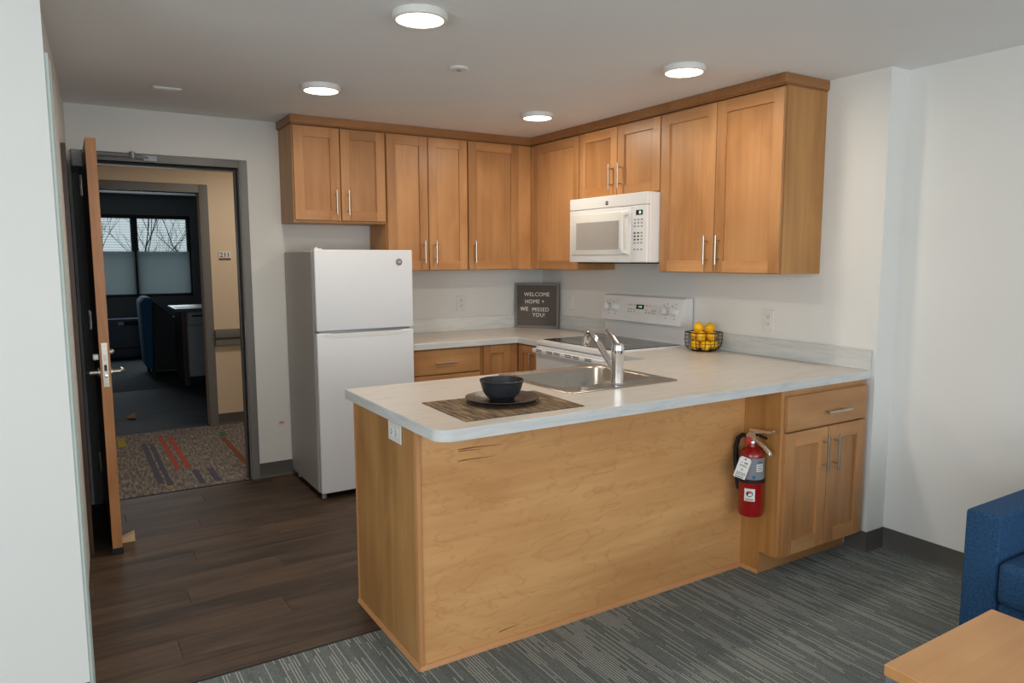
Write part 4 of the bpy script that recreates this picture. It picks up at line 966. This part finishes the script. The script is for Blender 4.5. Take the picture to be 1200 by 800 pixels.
B().lathe([(0.015, 0), (0.015, 0.010), (0.012, 0.011)], (ex-0.014, ey+0.012, 0.640), 18, (-1, -0.4, 0)).out('gauge', 'label_red', fe)
B().tube([(ex-0.002, ey+0.028, 0.660), (ex-0.004, ey+0.055, 0.658), (ex-0.008, ey+0.075, 0.640), (ex-0.01, ey+0.085, 0.60), (ex-0.01, ey+0.084, 0.54), (ex-0.008, ey+0.078, 0.48), (ex-0.006, ey+0.072, 0.43), (ex-0.004, ey+0.068, 0.40)], [0.008, 0.010, 0.011, 0.011, 0.011, 0.011, 0.011, 0.010], 10).out('hose', 'black_rubber', fe)
B().lathe([(0.0125, -0.008), (0.0125, 0.008)], (ex-0.007, ey+0.076, 0.464), 12).out('hose_clip', 'label_white', fe)
# inspection tag
tc0 = Vector((ex, ey, 0.530)) + Vector((-0.80, -0.60, 0)).normalized()*(RR+0.012) + Vector((0.60, -0.80, 0))*(-0.036)
tu0 = Vector((0.60, -0.80, 0)); tz0 = Vector((0, 0, 1)); al = 0.30
tu = tu0*math.cos(al) - tz0*math.sin(al)*1.0; tw = tu0*math.sin(al) + tz0*math.cos(al); tn0 = Vector((-0.80, -0.60, 0))
def FT(u, v, w_):
    p = tc0 + tu*u + tw*w_ + tn0*v; return tuple(p)
tg = B(FT).prism([(-0.026, -0.05), (0.026, -0.05), (0.026, 0.040), (0.018, 0.050), (-0.018, 0.050), (-0.026, 0.040)], 0, 0.001, 'y').out('inspection_tag', 'label_white', fe)
text('tag_year', '2020', 0.021, 'ink', lambda x, y_, z_: FT(x, 0.0012+z_, -0.030+y_), tg, 0.0002)
for w_, u0, u1, mt in ((0.026, 0.0, 0.016, 'label_red'), (0.022, 0.0, 0.016, 'label_red'), (0.024, -0.014, -0.008, 'label_red'), (0.012, -0.016, 0.014, 'grey_plastic'), (0.007, -0.018, 0.016, 'grey_plastic'), (-0.043, -0.02, 0.02, 'grey_plastic'), (-0.046, -0.02, 0.016, 'grey_plastic')):
    B(FT).box(u0, 0.0011, w_-0.0015, u1, 0.0014, w_+0.0015).out('tag_print', mt, tg)
B(FT).box(-0.005, 0.0011, -0.010, 0.005, 0.0014, -0.0075).box(-0.0012, 0.0011, -0.0137, 0.0012, 0.0014, -0.004).out('tag_cross', 'label_red', tg)
B(FT).box(-0.004, 0.0011, 0.038, 0.004, 0.0014, 0.044).out('tag_hole', 'ink', tg)

# ------------------------------------------------------------------ ceiling lights and devices
lt = None
for i, (lx, ly, ds) in enumerate(((-2.168, -2.40, 'nearest the camera, over the end of the peninsula'), (-2.138, -1.13, 'in front of the refrigerator cabinet'), (-0.785, -1.10, 'nearest the corner of the cabinets'), (-0.812, -2.36, 'in front of the large right-hand cabinet'))):
    if lt is None:
        lt = thing('ceiling_light', '', 'ceiling light', (lx, ly, ZC), 'round flush ceiling lights')
        B().lathe([(0.088, 0), (0.099, -0.0005), (0.100, -0.010), (0.098, -0.024), (0.094, -0.027), (0.086, -0.027), (0.084, -0.022)], (lx, ly, ZC-0.0002), 44).out('trim_ring', 'white_plastic', lt)
        tag(B().lathe([(0.085, -0.0215), (0.084, -0.0255), (0.06, -0.0275), (0.0, -0.028)], (lx, ly, ZC), 44).out('diffuser', 'diffuser_glow', lt), 'glowing warm white disc')
        o = lt
    else:
        o = copy_tree(lt); o.location = (lx, ly, ZC)
    o['label'] = 'round lit flush ceiling light ' + ds
    area('ceiling_light_lamp', (lx, ly, ZC-0.031), (0, 0, 0), 0.16, 0.16, 7.0, (1.0, 0.88, 0.72), 'DISK')
sd = thing('smoke_detector', 'small round white detector on the ceiling between the lights', 'detector', (-1.700, -1.810, ZC))
B().lathe([(0.043, 0), (0.043, -0.006), (0.038, -0.010), (0.0, -0.011)], (-1.700, -1.810, ZC-0.0002), 28).out('cap', 'white_plastic', sd)
B().lathe([(0.012, -0.012), (0.010, -0.0155), (0.0, -0.016)], (-1.700, -1.810, ZC), 16).out('sensor_dome', 'grey_plastic', sd)
cv = thing('ceiling_vent', 'small flat white plate on the ceiling near the entry', 'vent', (-2.80, -0.645, ZC))
B().box(-2.87, -0.70, ZC-0.009, -2.735, -0.59, ZC-0.0003).out('cover', 'ceiling_paint', cv, bevel=0.003)
B().box(-2.855, -0.685, ZC-0.0105, -2.75, -0.605, ZC-0.009).out('inset', 'ceiling_paint', cv)

# ------------------------------------------------------------------ sofa and coffee table
so = thing('sofa', 'navy blue upholstered sofa against the right wall', 'sofa', (-0.3, -4.5, 0))
SXF = -0.700; AY = -3.652; AW = 0.112; SYB = -5.45; AZ = 0.592
B().box(SXF, AY-AW, 0.06, 0.10, AY, AZ).out('arm', 'sofa_fabric', so, bevel=0.014, seg=3)
B().box(SXF, SYB, 0.06, 0.10, SYB+AW, AZ).out('arm', 'sofa_fabric', so, bevel=0.014, seg=3)
B().box(SXF+0.015, SYB+AW+0.001, 0.06, 0.10, AY-AW-0.001, 0.29).out('base', 'sofa_fabric', so, bevel=0.012, seg=2)
B().box(-0.10, SYB+AW+0.001, 0.29, 0.115, AY-AW-0.001, 0.76).out('back', 'sofa_fabric', so, bevel=0.03, seg=3)
ymid = (AY-AW+SYB+AW)/2
for y0, y1 in ((ymid+0.003, AY-AW-0.003), (SYB+AW+0.003, ymid-0.003)):
    B().box(SXF-0.015, y0, 0.292, -0.12, y1, 0.445).out('seat_cushion', 'sofa_fabric', so, bevel=0.035, seg=4)
    B().box(-0.22, y0, 0.447, -0.102, y1, 0.80).out('back_cushion', 'sofa_fabric', so, bevel=0.04, seg=4)
for xx in (SXF+0.05, 0.04):
    for yy_ in (AY-0.06, SYB+0.06): B().lathe([(0.022, 0.001), (0.026, 0.06)], (xx, yy_, 0.0015), 14).out('leg', 'black_plastic', so)
ct = thing('coffee_table', 'low light wood coffee table in front of the sofa', 'table', (-1.37, -4.4, 0))
B().box(-1.635, -4.93, 0.418, -1.098, -3.925, 0.450).out('tabletop', 'table_wood', ct, bevel=0.003)
for xx in (-1.632, -1.141):
    for yy_ in (-4.927, -3.968): B().box(xx, yy_, 0.0015, xx+0.04, yy_+0.04, 0.4178).out('leg', 'table_leg_metal', ct, bevel=0.002)
ap = B(); ap.box(-1.588, -4.91, 0.38, -1.145, -4.885, 0.4178); ap.box(-1.588, -3.965, 0.38, -1.145, -3.94, 0.4178); ap.out('apron', 'table_leg_metal', ct)
